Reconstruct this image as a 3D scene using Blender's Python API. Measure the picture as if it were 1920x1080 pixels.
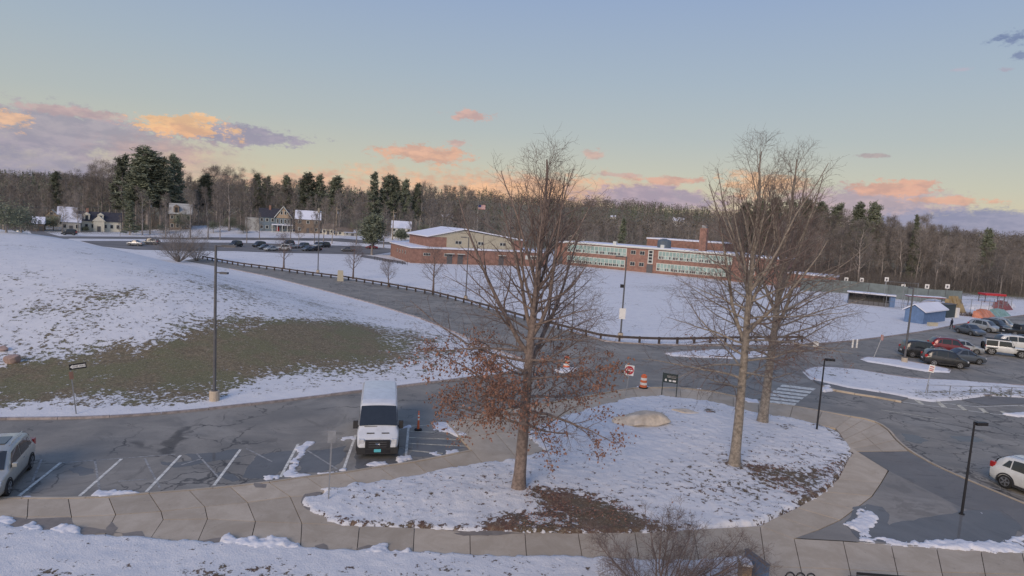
import bpy, bmesh, math, random
import numpy as np
from mathutils import Vector, Matrix
from mathutils.geometry import tessellate_polygon
R_ = math.radians
scene = bpy.context.scene
C = scene.collection
for o in list(bpy.data.objects): bpy.data.objects.remove(o)

# ------------------------------------------------------------------ camera
H = 12.3; FPX = 1170.0; CX, CY = 960.0, 540.0
PHI = math.atan(0.06); V0 = (540-415)/FPX
TH = math.atan(V0*math.cos(PHI))
Fw = Vector((0, math.cos(TH), -math.sin(TH))); Uw = Vector((0, math.sin(TH), math.cos(TH))); Rw = Vector((1, 0, 0))
RC = Rw*math.cos(PHI)+Uw*math.sin(PHI); UC = Uw*math.cos(PHI)-Rw*math.sin(PHI)
cd = bpy.data.cameras.new('camera'); cam = bpy.data.objects.new('camera', cd); C.objects.link(cam)
M = Matrix.Identity(4)
for i in range(3):
    M[i][0] = RC[i]; M[i][1] = UC[i]; M[i][2] = -Fw[i]
M[0][3], M[1][3], M[2][3] = 0, 0, H
cam.matrix_world = M
cd.sensor_width = 36; cd.lens = 36*FPX/1920; cd.clip_end = 9000; cd.clip_start = 0.3
scene.camera = cam
scene.view_settings.view_transform = 'Standard'; scene.view_settings.look = 'None'
scene.view_settings.exposure = 0.0; scene.view_settings.gamma = 1
scene.view_settings.use_curve_mapping = False

def pdir(px, py):
    return Fw+RC*((px-CX)/FPX)+UC*((CY-py)/FPX)
def azel(px, py):
    d = pdir(px, py).normalized(); return math.atan2(d.x, d.y), math.asin(d.z)

# ------------------------------------------------------------------ world and sun
SUN_EL, SUN_AZ = 26.0, 205.0        # low, behind the viewer to the left
world = bpy.data.worlds.new("World"); scene.world = world; world.use_nodes = True
nt = world.node_tree; nt.nodes.clear()
def N(t, **k):
    n = nt.nodes.new(t)
    for a, b in k.items(): setattr(n, a, b)
    return n
def setin(n, i, v):
    if isinstance(v, bpy.types.NodeSocket): n.id_data.links.new(v, n.inputs[i])
    else: n.inputs[i].default_value = v
def mth(op, a, b=None, c=None, clamp=False):
    n = N('ShaderNodeMath', operation=op); n.use_clamp = clamp
    setin(n, 0, a)
    if b is not None: setin(n, 1, b)
    if c is not None: setin(n, 2, c)
    return n.outputs[0]
def srgb(r, g, b):
    f = lambda c: (c/255/12.92 if c/255 <= .04045 else ((c/255+.055)/1.055)**2.4)
    return (f(r), f(g), f(b), 1)
wout = N('ShaderNodeOutputWorld'); wbg = N('ShaderNodeBackground')
tc = N('ShaderNodeTexCoord'); nrm = N('ShaderNodeVectorMath', operation='NORMALIZE'); setin(nrm, 0, tc.outputs['Generated'])
sx = N('ShaderNodeSeparateXYZ'); setin(sx, 0, nrm.outputs[0])
az = mth('ARCTAN2', sx.outputs[0], sx.outputs[1]); el = mth('ARCSINE', sx.outputs[2])
ramp = N('ShaderNodeValToRGB')
elf = mth('ADD', mth('MULTIPLY', el, 1.6), 0.05, clamp=True)   # 0 rad -> .05
setin(ramp, 0, elf)
stops = [(0.0, srgb(176,160,158)), (0.055, srgb(214,184,158)), (0.10, srgb(212,196,166)), (0.17, srgb(198,195,176)), (0.27, srgb(181,188,186)),
         (0.40, srgb(168,182,194)), (0.60, srgb(150,170,202)), (1.0, srgb(126,150,196))]
cr = ramp.color_ramp
while len(cr.elements) < len(stops): cr.elements.new(0.5)
for e, (p, c) in zip(cr.elements, stops): e.position = p; e.color = c
sky = N('ShaderNodeTexSky'); sky.sky_type = 'NISHITA'; sky.sun_disc = False
sky.sun_elevation = R_(SUN_EL); sky.sun_rotation = R_(SUN_AZ)
skm = N('ShaderNodeVectorMath', operation='SCALE'); setin(skm, 0, sky.outputs[0]); skm.inputs['Scale'].default_value = 0.10
mx = N('ShaderNodeMix', data_type='RGBA'); mx.inputs[0].default_value = 0.10
setin(mx, 6, ramp.outputs[0]); setin(mx, 7, skm.outputs[0])
col = mx.outputs[2]
cmb = N('ShaderNodeCombineXYZ'); setin(cmb, 0, az); setin(cmb, 1, el)
def wnoise(scale, det, st=2.6, rough=.6):
    mp = N('ShaderNodeVectorMath', operation='MULTIPLY'); setin(mp, 0, cmb.outputs[0]); mp.inputs[1].default_value = (1, st, 1)
    n = N('ShaderNodeTexNoise'); n.inputs['Scale'].default_value = scale; n.inputs['Detail'].default_value = det
    n.inputs['Roughness'].default_value = rough; setin(n, 'Vector', mp.outputs[0]); return n.outputs[0]
nz1 = wnoise(10, 5); nz2 = wnoise(42, 7, 1.9, .72); nz3 = wnoise(26, 4, 2.6, .6)
nzs = mth('ADD', mth('MULTIPLY', nz1, .35), mth('MULTIPLY', nz2, .65))
litn = N('ShaderNodeMapRange', interpolation_type='SMOOTHSTEP'); setin(litn, 0, nz3)
for i_, v_ in enumerate((.40, .62, 0, 1)): litn.inputs[i_+1].default_value = v_
nzc = mth('SUBTRACT', nzs, .5)
def cloud(px, py, rx, ry, color, strength=1.0, soft=.55, k=2.6):
    """a cloud standing at a direction of the sky, ragged by noise"""
    global col
    a0, e0 = azel(px, py); a1, _ = azel(px+rx, py); _, e1 = azel(px, py-ry)
    s = N('ShaderNodeVectorMath', operation='SUBTRACT'); setin(s, 0, cmb.outputs[0]); s.inputs[1].default_value = (a0, e0, 0)
    # the horizon of the photograph is rolled: keep the bank level in the world
    m = N('ShaderNodeVectorMath', operation='MULTIPLY'); setin(m, 0, s.outputs[0]); m.inputs[1].default_value = (1/abs(a1-a0), 1/max(1e-4, abs(e1-e0)), 0)
    l = N('ShaderNodeVectorMath', operation='LENGTH'); setin(l, 0, m.outputs[0])
    v = mth('ADD', mth('SUBTRACT', 1.0, l.outputs['Value']), mth('MULTIPLY', nzc, k*1.9))
    r = N('ShaderNodeMapRange', interpolation_type='SMOOTHSTEP'); setin(r, 0, v)
    r.inputs[1].default_value = 0; r.inputs[2].default_value = soft; r.inputs[3].default_value = 0; r.inputs[4].default_value = strength
    x = N('ShaderNodeMix', data_type='RGBA'); setin(x, 0, r.outputs[0]); setin(x, 6, col)
    cm = N('ShaderNodeMix', data_type='RGBA'); setin(cm, 0, litn.outputs[0]); cm.inputs[6].default_value = srgb(*[c_*.90+14*q_ for c_, q_ in zip(color, (.5, .7, 1.1))]); cm.inputs[7].default_value = srgb(*[min(255, c_*1.04) for c_ in color]); setin(x, 7, cm.outputs[2])
    col = x.outputs[2]
# grey-mauve banks first, lit heads after
cloud(60, 300, 420, 95, (164,156,172), .75, .9, 1.2)
cloud(120, 245, 330, 56, (164,156,168), .85, .5, 1.6)
cloud(420, 250, 190, 24, (160,152,168), .9, .4, 1.8)
cloud(60, 335, 300, 60, (146,144,166), .7, .9, 1.0)
cloud(330, 300, 190, 70, (206,170,152), .55, 1.0, 1.0)
cloud(150, 212, 150, 12, (196,168,164), .7, .5, 1.8)
cloud(335, 236, 105, 26, (236,190,144), .95, .4, 2.4)
cloud(350, 246, 70, 16, (214,166,140), .5, .6, 3.2)
cloud(20, 225, 48, 24, (228,186,154), .9, .4, 2.6)
cloud(790, 288, 105, 19, (216,172,148), .95, .45, 2.2)
cloud(770, 280, 60, 10, (220,178,156), .7, .5, 2.4)
cloud(880, 216, 50, 12, (206,170,160), .9, .45, 2.4)
cloud(860, 268, 30, 8, (208,172,160), .8, .5, 2.4)
cloud(1010, 358, 520, 44, (226,178,146), .95, .8, 1.8)
cloud(980, 362, 200, 24, (238,190,150), .8, .6, 2.6)
cloud(600, 350, 230, 28, (222,178,150), .85, .7, 2.0)
cloud(1220, 372, 190, 30, (172,158,172), .9, .5, 1.6)
cloud(1255, 338, 80, 9, (214,168,150), .85, .5, 2.2)
cloud(1440, 345, 110, 30, (232,184,144), .85, .6, 2.4)
cloud(1640, 385, 230, 50, (184,164,172), .9, .5, 1.5)
cloud(1670, 352, 110, 18, (218,170,148), .9, .5, 2.4)
cloud(1830, 425, 300, 42, (150,150,172), .95, .45, 1.2)
cloud(1790, 376, 120, 10, (218,172,148), .85, .5, 2.4)
cloud(1640, 292, 44, 5, (176,160,160), .8, .5, 2.0)
cloud(1110, 290, 26, 11, (206,170,158), .75, .6, 2.2)
cloud(1165, 328, 60, 5, (196,164,158), .7, .6, 2.2)
cloud(1895, 70, 52, 15, (122,136,168), .9, .5, 2.2)
cloud(1915, 106, 26, 12, (126,138,168), .85, .5, 2.2)
cloud(1805, 131, 26, 5, (178,170,184), .6, .6, 2.2)
cloud(1885, 131, 22, 6, (182,168,180), .6, .6, 2.2)
setin(wbg, 0, col); wbg.inputs[1].default_value = 1.0
nt.links.new(wbg.outputs[0], wout.inputs[0])
sl = bpy.data.lights.new('sun', 'SUN'); sl.energy = 2.0; sl.angle = R_(28); sl.color = (1.0, .80, .62)
so = bpy.data.objects.new('sun', sl); C.objects.link(so)
sd = Vector((math.sin(R_(SUN_AZ))*math.cos(R_(SUN_EL)), math.cos(R_(SUN_AZ))*math.cos(R_(SUN_EL)), math.sin(R_(SUN_EL))))
so.rotation_euler = sd.to_track_quat('Z', 'Y').to_euler()

# ------------------------------------------------------------------ terrain
def flatP(px, py, z=0.0):
    d = pdir(px, py); t = (z-H)/d.z
    return (d.x*t, d.y*t)
near_px = [(-700,800),(-300,792),(0,787),(160,786),(320,776),(480,759),(670,736),(860,712),(950,702),(1000,690)]
far_px = [(1000,690),(985,676),(940,660),(905,648),(850,622),(790,598),(700,570),(600,543),(500,518),(430,504)]
NEARL = [flatP(*p) for p in near_px]; FARL = [flatP(*p) for p in far_px]
e = FARL[-1]; e0 = FARL[-4]; k = 90/math.hypot(e[0]-e0[0], e[1]-e0[1])
FARL.append((e[0]+(e[0]-e0[0])*k*.9, e[1]+(e[1]-e0[1])*k*.55))
MOUND = NEARL+FARL[1:]
def np_pldist(X, Y, pl, closed=False):
    d = np.full(X.shape, 1e9)
    q = pl+[pl[0]] if closed else pl
    for (x0, y0), (x1, y1) in zip(q[:-1], q[1:]):
        dx, dy = x1-x0, y1-y0; L = dx*dx+dy*dy+1e-12
        t = np.clip(((X-x0)*dx+(Y-y0)*dy)/L, 0, 1)
        d = np.minimum(d, np.hypot(X-x0-t*dx, Y-y0-t*dy))
    return d
def np_inside(X, Y, poly):
    ins = np.zeros(X.shape, bool); n = len(poly)
    for i in range(n):
        x0, y0 = poly[i]; x1, y1 = poly[(i+1) % n]
        if y0 == y1: continue
        c = ((y0 > Y) != (y1 > Y)) & (X < (x1-x0)*(Y-y0)/(y1-y0)+x0)
        ins ^= c
    return ins
def np_sd(X, Y, poly):
    d = np_pldist(X, Y, poly, True)
    return np.where(np_inside(X, Y, poly), d, -d)
def ss(a, b, x):
    t = np.clip((x-a)/(b-a), 0, 1); return t*t*(3-2*t)
_perm = np.random.RandomState(5).rand(256, 256)
def vnoise(x, y):
    xi = np.floor(x).astype(int); yi = np.floor(y).astype(int); fx = x-xi; fy = y-yi
    fx = fx*fx*(3-2*fx); fy = fy*fy*(3-2*fy)
    a = _perm[xi % 256, yi % 256]; b = _perm[(xi+1) % 256, yi % 256]; c = _perm[xi % 256, (yi+1) % 256]; d = _perm[(xi+1) % 256, (yi+1) % 256]
    return (a*(1-fx)+b*fx)*(1-fy)+(c*(1-fx)+d*fx)*fy
def fbm(x, y, o=4):
    s = 0; a = .5; t = 0
    for i in range(o):
        s = s+a*vnoise(x*2**i+17*i, y*2**i+31*i); t += a; a *= .5
    return s/t
def T(X, Y):
    X = np.asarray(X, float); Y = np.asarray(Y, float)
    dn = np_pldist(X, Y, NEARL); df = np_pldist(X, Y, FARL)
    d = -np.log(np.exp(-np.minimum(dn, 300)/5)+np.exp(-np.minimum(df, 300)/5))*5
    d = np.clip(d, 0, None)
    m = 6.3*ss(0, 36, d)**1.05
    m = m*np.where((df < 150) & (dn < 150), 1, 0)
    inside = (Y < 0) | True
    # open to the left: inside when between the two lines
    ins = np_inside(X, Y, MOUND+[(-260, 170), (-260, 20)])
    m = np.where(ins, m+0.12*np.clip(d/2, 0, 1)+.25*(fbm(X*.15, Y*.15)-.5)*np.clip(d/6, 0, 1), 0)
    t = 3.6*ss(212, 250, Y)*ss(-10, -40, X)*ss(-150, -120, X)
    u = X/np.maximum(Y, 1)
    far = ss(330, 950, Y)*(22+14*np.exp(-((u-.14)/.25)**2)+8*np.exp(-((u+.5)/.4)**2)+9*(fbm(X/260, Y/260, 3)-.5))
    t2 = 2.0*ss(240, 330, Y)*ss(60, 0, X)
    t3 = 2.2*ss(175, 260, Y)*ss(70, 110, X)
    return m+t+far+t2+t3
def Tz(x, y): return float(T(np.array([x]), np.array([y]))[0])
def G(px, py, lift=0.0, dmin=12):
    """point where the pixel's ray meets the terrain"""
    d = pdir(px, py)
    ts = np.geomspace(dmin, 1500, 500)/d.y
    X = d.x*ts; Y = d.y*ts; Z = H+d.z*ts
    h = T(X, Y)+lift
    w = np.nonzero(Z <= h)[0]
    if len(w) == 0: return Vector((X[-1], Y[-1], float(h[-1])))
    i = w[0]
    if i == 0: i = 1
    a = Z[i-1]-h[i-1]; b = h[i]-Z[i]; t = ts[i-1]+(ts[i]-ts[i-1])*a/(a+b+1e-9)
    x, y = d.x*t, d.y*t
    return Vector((x, y, Tz(x, y)+lift))
def D(px, Y, z=None):
    """ground point at distance Y in the direction of pixel column px (taken at the horizon)"""
    hy = 415+.06*(px-960); d = pdir(px, hy+12.3*FPX/Y if Y > 0 else hy); x = d.x/d.y*Y
    return Vector((x, Y, Tz(x, Y) if z is None else z))

# ------------------------------------------------------------------ object helpers
def tag(o, label=None, cat=None, group=None, kind=None):
    if label: o['label'] = label
    if cat: o['category'] = cat
    if group: o['group'] = group
    if kind: o['kind'] = kind
    return o
def thing(name, label, cat, loc=(0,0,0), rz=0.0, group=None):
    o = bpy.data.objects.new(name, None); C.objects.link(o); o.location = loc; o.rotation_euler = (0, 0, rz)
    o.empty_display_size = .2
    return tag(o, label, cat, group)
def mesh_from(name, V, Fc, mats, smooth=False, midx=None):
    me = bpy.data.meshes.new(name); me.from_pydata(V, [], Fc)
    for m in (mats if isinstance(mats, (list, tuple)) else [mats]): me.materials.append(m)
    if midx: me.polygons.foreach_set('material_index', midx)
    if smooth: me.polygons.foreach_set('use_smooth', [True]*len(me.polygons))
    me.update(); return me
def link(name, me, parent=None):
    o = bpy.data.objects.new(name, me); C.objects.link(o)
    if parent: o.parent = parent
    return o
class MB:
    def __init__(s): s.V = []; s.F = []
    def quad(s, a, b, c, d):
        n = len(s.V); s.V += [tuple(a), tuple(b), tuple(c), tuple(d)]; s.F.append((n, n+1, n+2, n+3)); return s
    def tri(s, a, b, c):
        n = len(s.V); s.V += [tuple(a), tuple(b), tuple(c)]; s.F.append((n, n+1, n+2)); return s
    def box(s, x0, x1, y0, y1, z0, z1):
        return s.prism([(x0,y0),(x1,y0),(x1,y1),(x0,y1)], z0, z1)
    def prism(s, poly, z0, z1):
        n = len(s.V); k = len(poly)
        A = sum(poly[i][0]*poly[(i+1)%k][1]-poly[(i+1)%k][0]*poly[i][1] for i in range(k))
        if A < 0: poly = list(poly)[::-1]
        z0s = z0 if isinstance(z0, (list, tuple)) else [z0]*k
        s.V += [(p[0], p[1], z0s[i]) for i, p in enumerate(poly)]+[(p[0], p[1], z1) for p in poly]
        s.F.append(tuple(range(n+k-1, n-1, -1))); s.F.append(tuple(range(n+k, n+2*k)))
        for i in range(k): j = (i+1) % k; s.F.append((n+i, n+j, n+k+j, n+k+i))
        return s
    def tube(s, pts, rad, sides=8, cap=True):
        pts = [Vector(p) for p in pts]; rad = rad if isinstance(rad, (list, tuple)) else [rad]*len(pts)
        n = len(s.V)
        for i, p in enumerate(pts):
            t = (pts[min(i+1, len(pts)-1)]-pts[max(i-1, 0)]).normalized()
            a = Vector((0,0,1)) if abs(t.z) < .9 else Vector((1,0,0))
            u = t.cross(a).normalized(); v = t.cross(u)
            for k in range(sides):
                an = 2*math.pi*k/sides; q = p+(u*math.cos(an)+v*math.sin(an))*rad[i]; s.V.append(tuple(q))
        for i in range(len(pts)-1):
            for k in range(sides):
                a = n+i*sides+k; b = n+i*sides+(k+1) % sides; s.F.append((a, b, b+sides, a+sides))
        if cap:
            s.F.append(tuple(n+k for k in range(sides))[::-1]); m = n+(len(pts)-1)*sides; s.F.append(tuple(m+k for k in range(sides)))
        return s
    def lathe(s, prof, sides=16, c=(0,0,0), axis='z'):
        n = len(s.V)
        for r, z in prof:
            for k in range(sides):
                an = 2*math.pi*k/sides; x, y = r*math.cos(an), r*math.sin(an)
                p = (x, y, z) if axis == 'z' else (x, z, y)
                s.V.append((p[0]+c[0], p[1]+c[1], p[2]+c[2]))
        for i in range(len(prof)-1):
            for k in range(sides):
                a = n+i*sides+k; b = n+i*sides+(k+1) % sides
                s.F.append((a, b, b+sides, a+sides) if axis == 'z' else (a, a+sides, b+sides, b))
        s.F.append(tuple(n+k for k in range(sides))[::-1]); m = n+(len(prof)-1)*sides; s.F.append(tuple(m+k for k in range(sides)))
        return s
    def build(s, name, m, parent=None, smooth=False, xf=None):
        V = s.V if xf is None else [tuple(xf @ Vector(v)) for v in s.V]
        return link(name, mesh_from(name, V, s.F, m, smooth), parent)
def copy_tree(o, parent=None):
    c = o.copy(); C.objects.link(c); c.parent = parent
    for ch in list(o.children): copy_tree(ch, c)
    return c

# ------------------------------------------------------------------ materials
def newmat(name):
    m = bpy.data.materials.new(name); m.use_nodes = True; t = m.node_tree
    b = t.nodes['Principled BSDF']; return m, t, b
def MN(t, typ, **k):
    n = t.nodes.new(typ)
    for a, b in k.items(): setattr(n, a, b)
    return n
def mix(t, f, a, b):
    n = MN(t, 'ShaderNodeMix', data_type='RGBA')
    for i, v in ((0, f), (6, a), (7, b)):
        if isinstance(v, bpy.types.NodeSocket): t.links.new(v, n.inputs[i])
        else: n.inputs[i].default_value = v if i == 0 else (tuple(v)+(1,))[:4]
    return n.outputs[2]
def noise(t, scale, det=4, rough=.6, vec=None, dist=0):
    n = MN(t, 'ShaderNodeTexNoise'); n.inputs['Scale'].default_value = scale; n.inputs['Detail'].default_value = det
    n.inputs['Roughness'].default_value = rough; n.inputs['Distortion'].default_value = dist
    if vec is not None: t.links.new(vec, n.inputs['Vector'])
    return n.outputs[0]
def mrange(t, v, a, b, c=0, d=1, smooth=True):
    n = MN(t, 'ShaderNodeMapRange', interpolation_type='SMOOTHSTEP' if smooth else 'LINEAR')
    t.links.new(v, n.inputs[0])
    for i, x in enumerate((a, b, c, d)): n.inputs[i+1].default_value = x
    return n.outputs[0]
def math2(t, op, a, b, clamp=False):
    n = MN(t, 'ShaderNodeMath', operation=op); n.use_clamp = clamp
    for i, v in ((0, a), (1, b)):
        if isinstance(v, bpy.types.NodeSocket): t.links.new(v, n.inputs[i])
        else: n.inputs[i].default_value = v
    return n.outputs[0]
def bump(t, b, h, strength=.3, dist=.05):
    n = MN(t, 'ShaderNodeBump'); n.inputs['Strength'].default_value = strength; n.inputs['Distance'].default_value = dist
    t.links.new(h, n.inputs['Height']); t.links.new(n.outputs[0], b.inputs['Normal'])
def wpos(t):
    return MN(t, 'ShaderNodeNewGeometry').outputs['Position']
def simple(name, c, rough=.7, metal=0, var=.18, scale=3.0, coat=0, bmp=0, rand=0):
    m, t, b = newmat(name)
    v = noise(t, scale, 4, .65, MN(t, 'ShaderNodeTexCoord').outputs['Object'])
    lo = [x*(1-var) for x in c]; hi = [min(1, x*(1+var)) for x in c]
    o = mix(t, mrange(t, v, .3, .7), lo, hi)
    if rand:
        r = MN(t, 'ShaderNodeObjectInfo').outputs['Random']
        hs = MN(t, 'ShaderNodeHueSaturation'); t.links.new(o, hs.inputs['Color'])
        t.links.new(mrange(t, r, 0, 1, 1-rand, 1+rand, False), hs.inputs['Value']); o = hs.outputs[0]
    t.links.new(o, b.inputs['Base Color'])
    b.inputs['Roughness'].default_value = rough; b.inputs['Metallic'].default_value = metal
    if coat: b.inputs['Coat Weight'].default_value = coat; b.inputs['Coat Roughness'].default_value = .08
    if bmp: bump(t, b, noise(t, scale*8, 5, .7), bmp, .02)
    return m
SNOWC = (.755, .745, .755)
def ground_mat(name, dark=(.18,.14,.08), dark2=(.29,.225,.13), attr=True, base=.0, green=(.20,.185,.09), fs=2.6):
    m, t, b = newmat(name)
    p = wpos(t)
    a = MN(t, 'ShaderNodeAttribute'); a.attribute_name = 'bare'; at = a.outputs['Fac']
    n1 = noise(t, fs, 7, .72, p, .2); n2 = noise(t, .22, 4, .6, p); n3 = noise(t, 14, 4, .7, p)
    n1w = math2(t, 'ADD', math2(t, 'MULTIPLY', math2(t, 'SUBTRACT', n1, .5), 1.15), .36); s = math2(t, 'ADD', n1w, math2(t, 'ADD', math2(t, 'MULTIPLY', n2, .42), -.12))
    s = math2(t, 'ADD', s, math2(t, 'MULTIPLY', n3, .10))
    s = math2(t, 'ADD', s, math2(t, 'MULTIPLY', at, .34)); s = math2(t, 'ADD', s, math2(t, 'MULTIPLY', math2(t, 'SUBTRACT', noise(t, 9, 4, .7, p), .5), .22))
    mask = mrange(t, s, .632, .672)                      # 1 = bare ground shows
    g = mix(t, mrange(t, noise(t, 3.5, 5, .7, p), .35, .65), dark, dark2)
    g = mix(t, mrange(t, noise(t, .35, 3, .6, p), .42, .6), g, green)
    g = mix(t, mrange(t, noise(t, 30, 3, .6, p), .4, .7, 0, .75), g, (.03,.024,.016)); g = mix(t, mrange(t, noise(t, 7, 4, .7, p), .52, .7, 0, .7), g, (.36,.31,.23)); g = mix(t, mrange(t, noise(t, 5.2, 4, .7, p), .55, .68, 0, .6), g, (.04,.035,.022))
    sn = mix(t, mrange(t, noise(t, .8, 5, .6, p), .35, .65), (SNOWC[0]*.92, SNOWC[1]*.93, SNOWC[2]*.95), SNOWC)
    t.links.new(mix(t, mask, sn, g), b.inputs['Base Color'])
    b.inputs['Roughness'].default_value = .8
    hgt = math2(t, 'ADD', math2(t, 'MULTIPLY', mask, -1.0), math2(t, 'ADD', math2(t, 'MULTIPLY', n1, .9), math2(t, 'MULTIPLY', n3, .5)))
    bump(t, b, hgt, .75, .09)
    return m
M_ground = ground_mat('ground_snow_grass')
M_island = ground_mat('island_snow_soil', dark=(.15,.075,.058), dark2=(.23,.145,.095), green=(.17,.125,.08), fs=3.2)
def asphalt_mat(name, c, crack=1.0, patch=.25):
    m, t, b = newmat(name); p = wpos(t)
    n1 = noise(t, .35, 5, .65, p, .6); n2 = noise(t, 30, 3, .7, p); n3 = noise(t, 2.2, 4, .6, p, 1.0)
    sc = MN(t, 'ShaderNodeMapping'); t.links.new(p, sc.inputs[0]); sc.inputs['Scale'].default_value = (.12, 1.1, 1); sc.inputs['Rotation'].default_value = (0,0,.1)
    n4 = noise(t, .8, 4, .6, sc.outputs[0])
    o = mix(t, mrange(t, n1, .32, .68), [x*(1-patch) for x in c], [x*(1+patch*.8) for x in c])
    o = mix(t, mrange(t, n4, .45, .7, 0, .35), o, [x*1.35 for x in c])
    o = mix(t, mrange(t, n3, .5, .75, 0, .35), o, [x*.65 for x in c])
    o = mix(t, mrange(t, n2, .3, .7, 0, .35), o, [x*.7 for x in c])
    o = mix(t, mrange(t, noise(t, .11, 5, .7, p, 1.5), .50, .62, 0, .45), o, [x*1.42 for x in c]); o = mix(t, mrange(t, noise(t, .17, 5, .75, p, 2.0), .56, .62, 0, .5), o, [x*.62 for x in c])
    if crack:
        dn = MN(t, 'ShaderNodeTexNoise'); dn.inputs['Scale'].default_value = .9; dn.inputs['Detail'].default_value = 5; t.links.new(p, dn.inputs['Vector'])
        ad = MN(t, 'ShaderNodeVectorMath', operation='MULTIPLY_ADD'); t.links.new(dn.outputs['Color'], ad.inputs[0]); ad.inputs[1].default_value = (2.2,2.2,0); t.links.new(p, ad.inputs[2])
        for scl, w, mk in ((.20, .011, .42), (.5, .02, .50)):
            v = MN(t, 'ShaderNodeTexVoronoi', feature='DISTANCE_TO_EDGE'); v.inputs['Scale'].default_value = scl; t.links.new(ad.outputs[0], v.inputs['Vector'])
            line = mrange(t, v.outputs['Distance'], w*.35, w*1.3, 1, 0)
            line = math2(t, 'MULTIPLY', line, mrange(t, noise(t, .13, 3, .6, p), mk, mk+.08))
            o = mix(t, math2(t, 'MULTIPLY', line, .62*crack), o, (.018,.018,.02))
    t.links.new(o, b.inputs['Base Color'])
    t.links.new(mrange(t, n1, .3, .7, .62, .9), b.inputs['Roughness'])
    bump(t, b, n2, .25, .01)
    return m
M_asph = asphalt_mat('asphalt_old', (.25,.232,.205))
M_asph2 = asphalt_mat('asphalt_path_light', (.26,.24,.215), 0, .12)
M_asph3 = asphalt_mat('asphalt_path_dark', (.185,.178,.17), 0, .12)
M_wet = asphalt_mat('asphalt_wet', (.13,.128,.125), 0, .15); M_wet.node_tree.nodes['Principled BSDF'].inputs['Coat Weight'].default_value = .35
def concrete_mat():
    m, t, b = newmat('concrete_slab'); p = wpos(t)
    n1 = noise(t, .8, 5, .7, p, .5); n2 = noise(t, 25, 3, .7, p); n3 = noise(t, 3, 5, .6, p)
    o = mix(t, mrange(t, n1, .35, .68), (.45,.37,.28), (.55,.465,.365))
    o = mix(t, mrange(t, n2, .3, .7, 0, .3), o, (.37,.31,.24))
    o = mix(t, mrange(t, n3, .66, .72, 0, .45), o, (.22,.195,.17))
    hs = MN(t, 'ShaderNodeHueSaturation'); t.links.new(o, hs.inputs['Color'])
    r = MN(t, 'ShaderNodeObjectInfo').outputs['Random']
    t.links.new(mrange(t, r, 0, 1, .86, 1.08, False), hs.inputs['Value'])
    t.links.new(hs.outputs[0], b.inputs['Base Color']); b.inputs['Roughness'].default_value = .85
    bump(t, b, n2, .15, .008); return m
M_conc = concrete_mat()
M_dampc = simple('damp_concrete', (.235,.20,.17), .6, var=.12)
M_curb = simple('granite_curb', (.33,.29,.285), .85, var=.25, scale=2.5, bmp=.2, rand=.15)
M_paint = simple('white_road_paint', (.66,.64,.58), .8, var=.3, scale=4)
M_paintf = simple('faded_road_paint', (.30,.295,.285), .85, var=.35, scale=5)
M_painty = simple('yellowed_road_paint', (.55,.51,.41), .85, var=.35, scale=4)
M_brick = simple('red_brick_wall', (.29,.165,.13), .9, var=.2, scale=1.2, bmp=.1)
M_bark = simple('grey_brown_bark', (.21,.165,.145), .95, var=.35, scale=6, bmp=.8)
M_bark2 = simple('pale_bark', (.26,.225,.19), .95, var=.35, scale=6, bmp=.8)
M_twig = simple('twig_brown', (.17,.13,.115), .95, var=.25, scale=1)
M_twigf = simple('woodland_twigs', (.25,.22,.198), .95, var=.4, scale=.25, rand=.35)
M_hillf = simple('hillside_woodland', (.165,.145,.13), .95, var=.4, scale=.05)
M_trunkf = simple('woodland_bark', (.32,.285,.262), .95, var=.3, scale=.6, rand=.3)
M_needle = simple('pine_needles', (.17,.19,.135), .8, var=.4, scale=.5, rand=.3)
M_black = simple('black_metal', (.018,.018,.022), .5, var=.1)
M_grey = simple('galvanised_metal', (.28,.29,.31), .55, .3, var=.15)
M_dgrey = simple('dark_grey_metal', (.11,.11,.118), .6, var=.15)
M_wood = simple('weathered_wood', (.16,.12,.09), .9, var=.3, scale=4)
M_polew = simple('utility_pole_wood', (.30,.25,.19), .9, var=.25, scale=2)
M_white = simple('white_paint', (.72,.72,.70), .55, var=.06)
M_snow = simple('snow', (.70,.70,.735), .8, var=.06, scale=1.2, bmp=.4)
M_glassd = simple('dark_glass', (.03,.035,.045), .12, var=.1)
M_orange = simple('safety_orange', (.70,.17,.07), .5, var=.08)
M_rubber = simple('black_rubber', (.015,.015,.017), .8, var=.1)
M_red = simple('red_paint', (.45,.03,.04), .45, var=.08)
M_refl = simple('white_reflective', (.78,.77,.75), .4, var=.04)
M_blue = simple('blue_painted_boards', (.12,.20,.36), .7, var=.12, scale=2)
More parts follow.
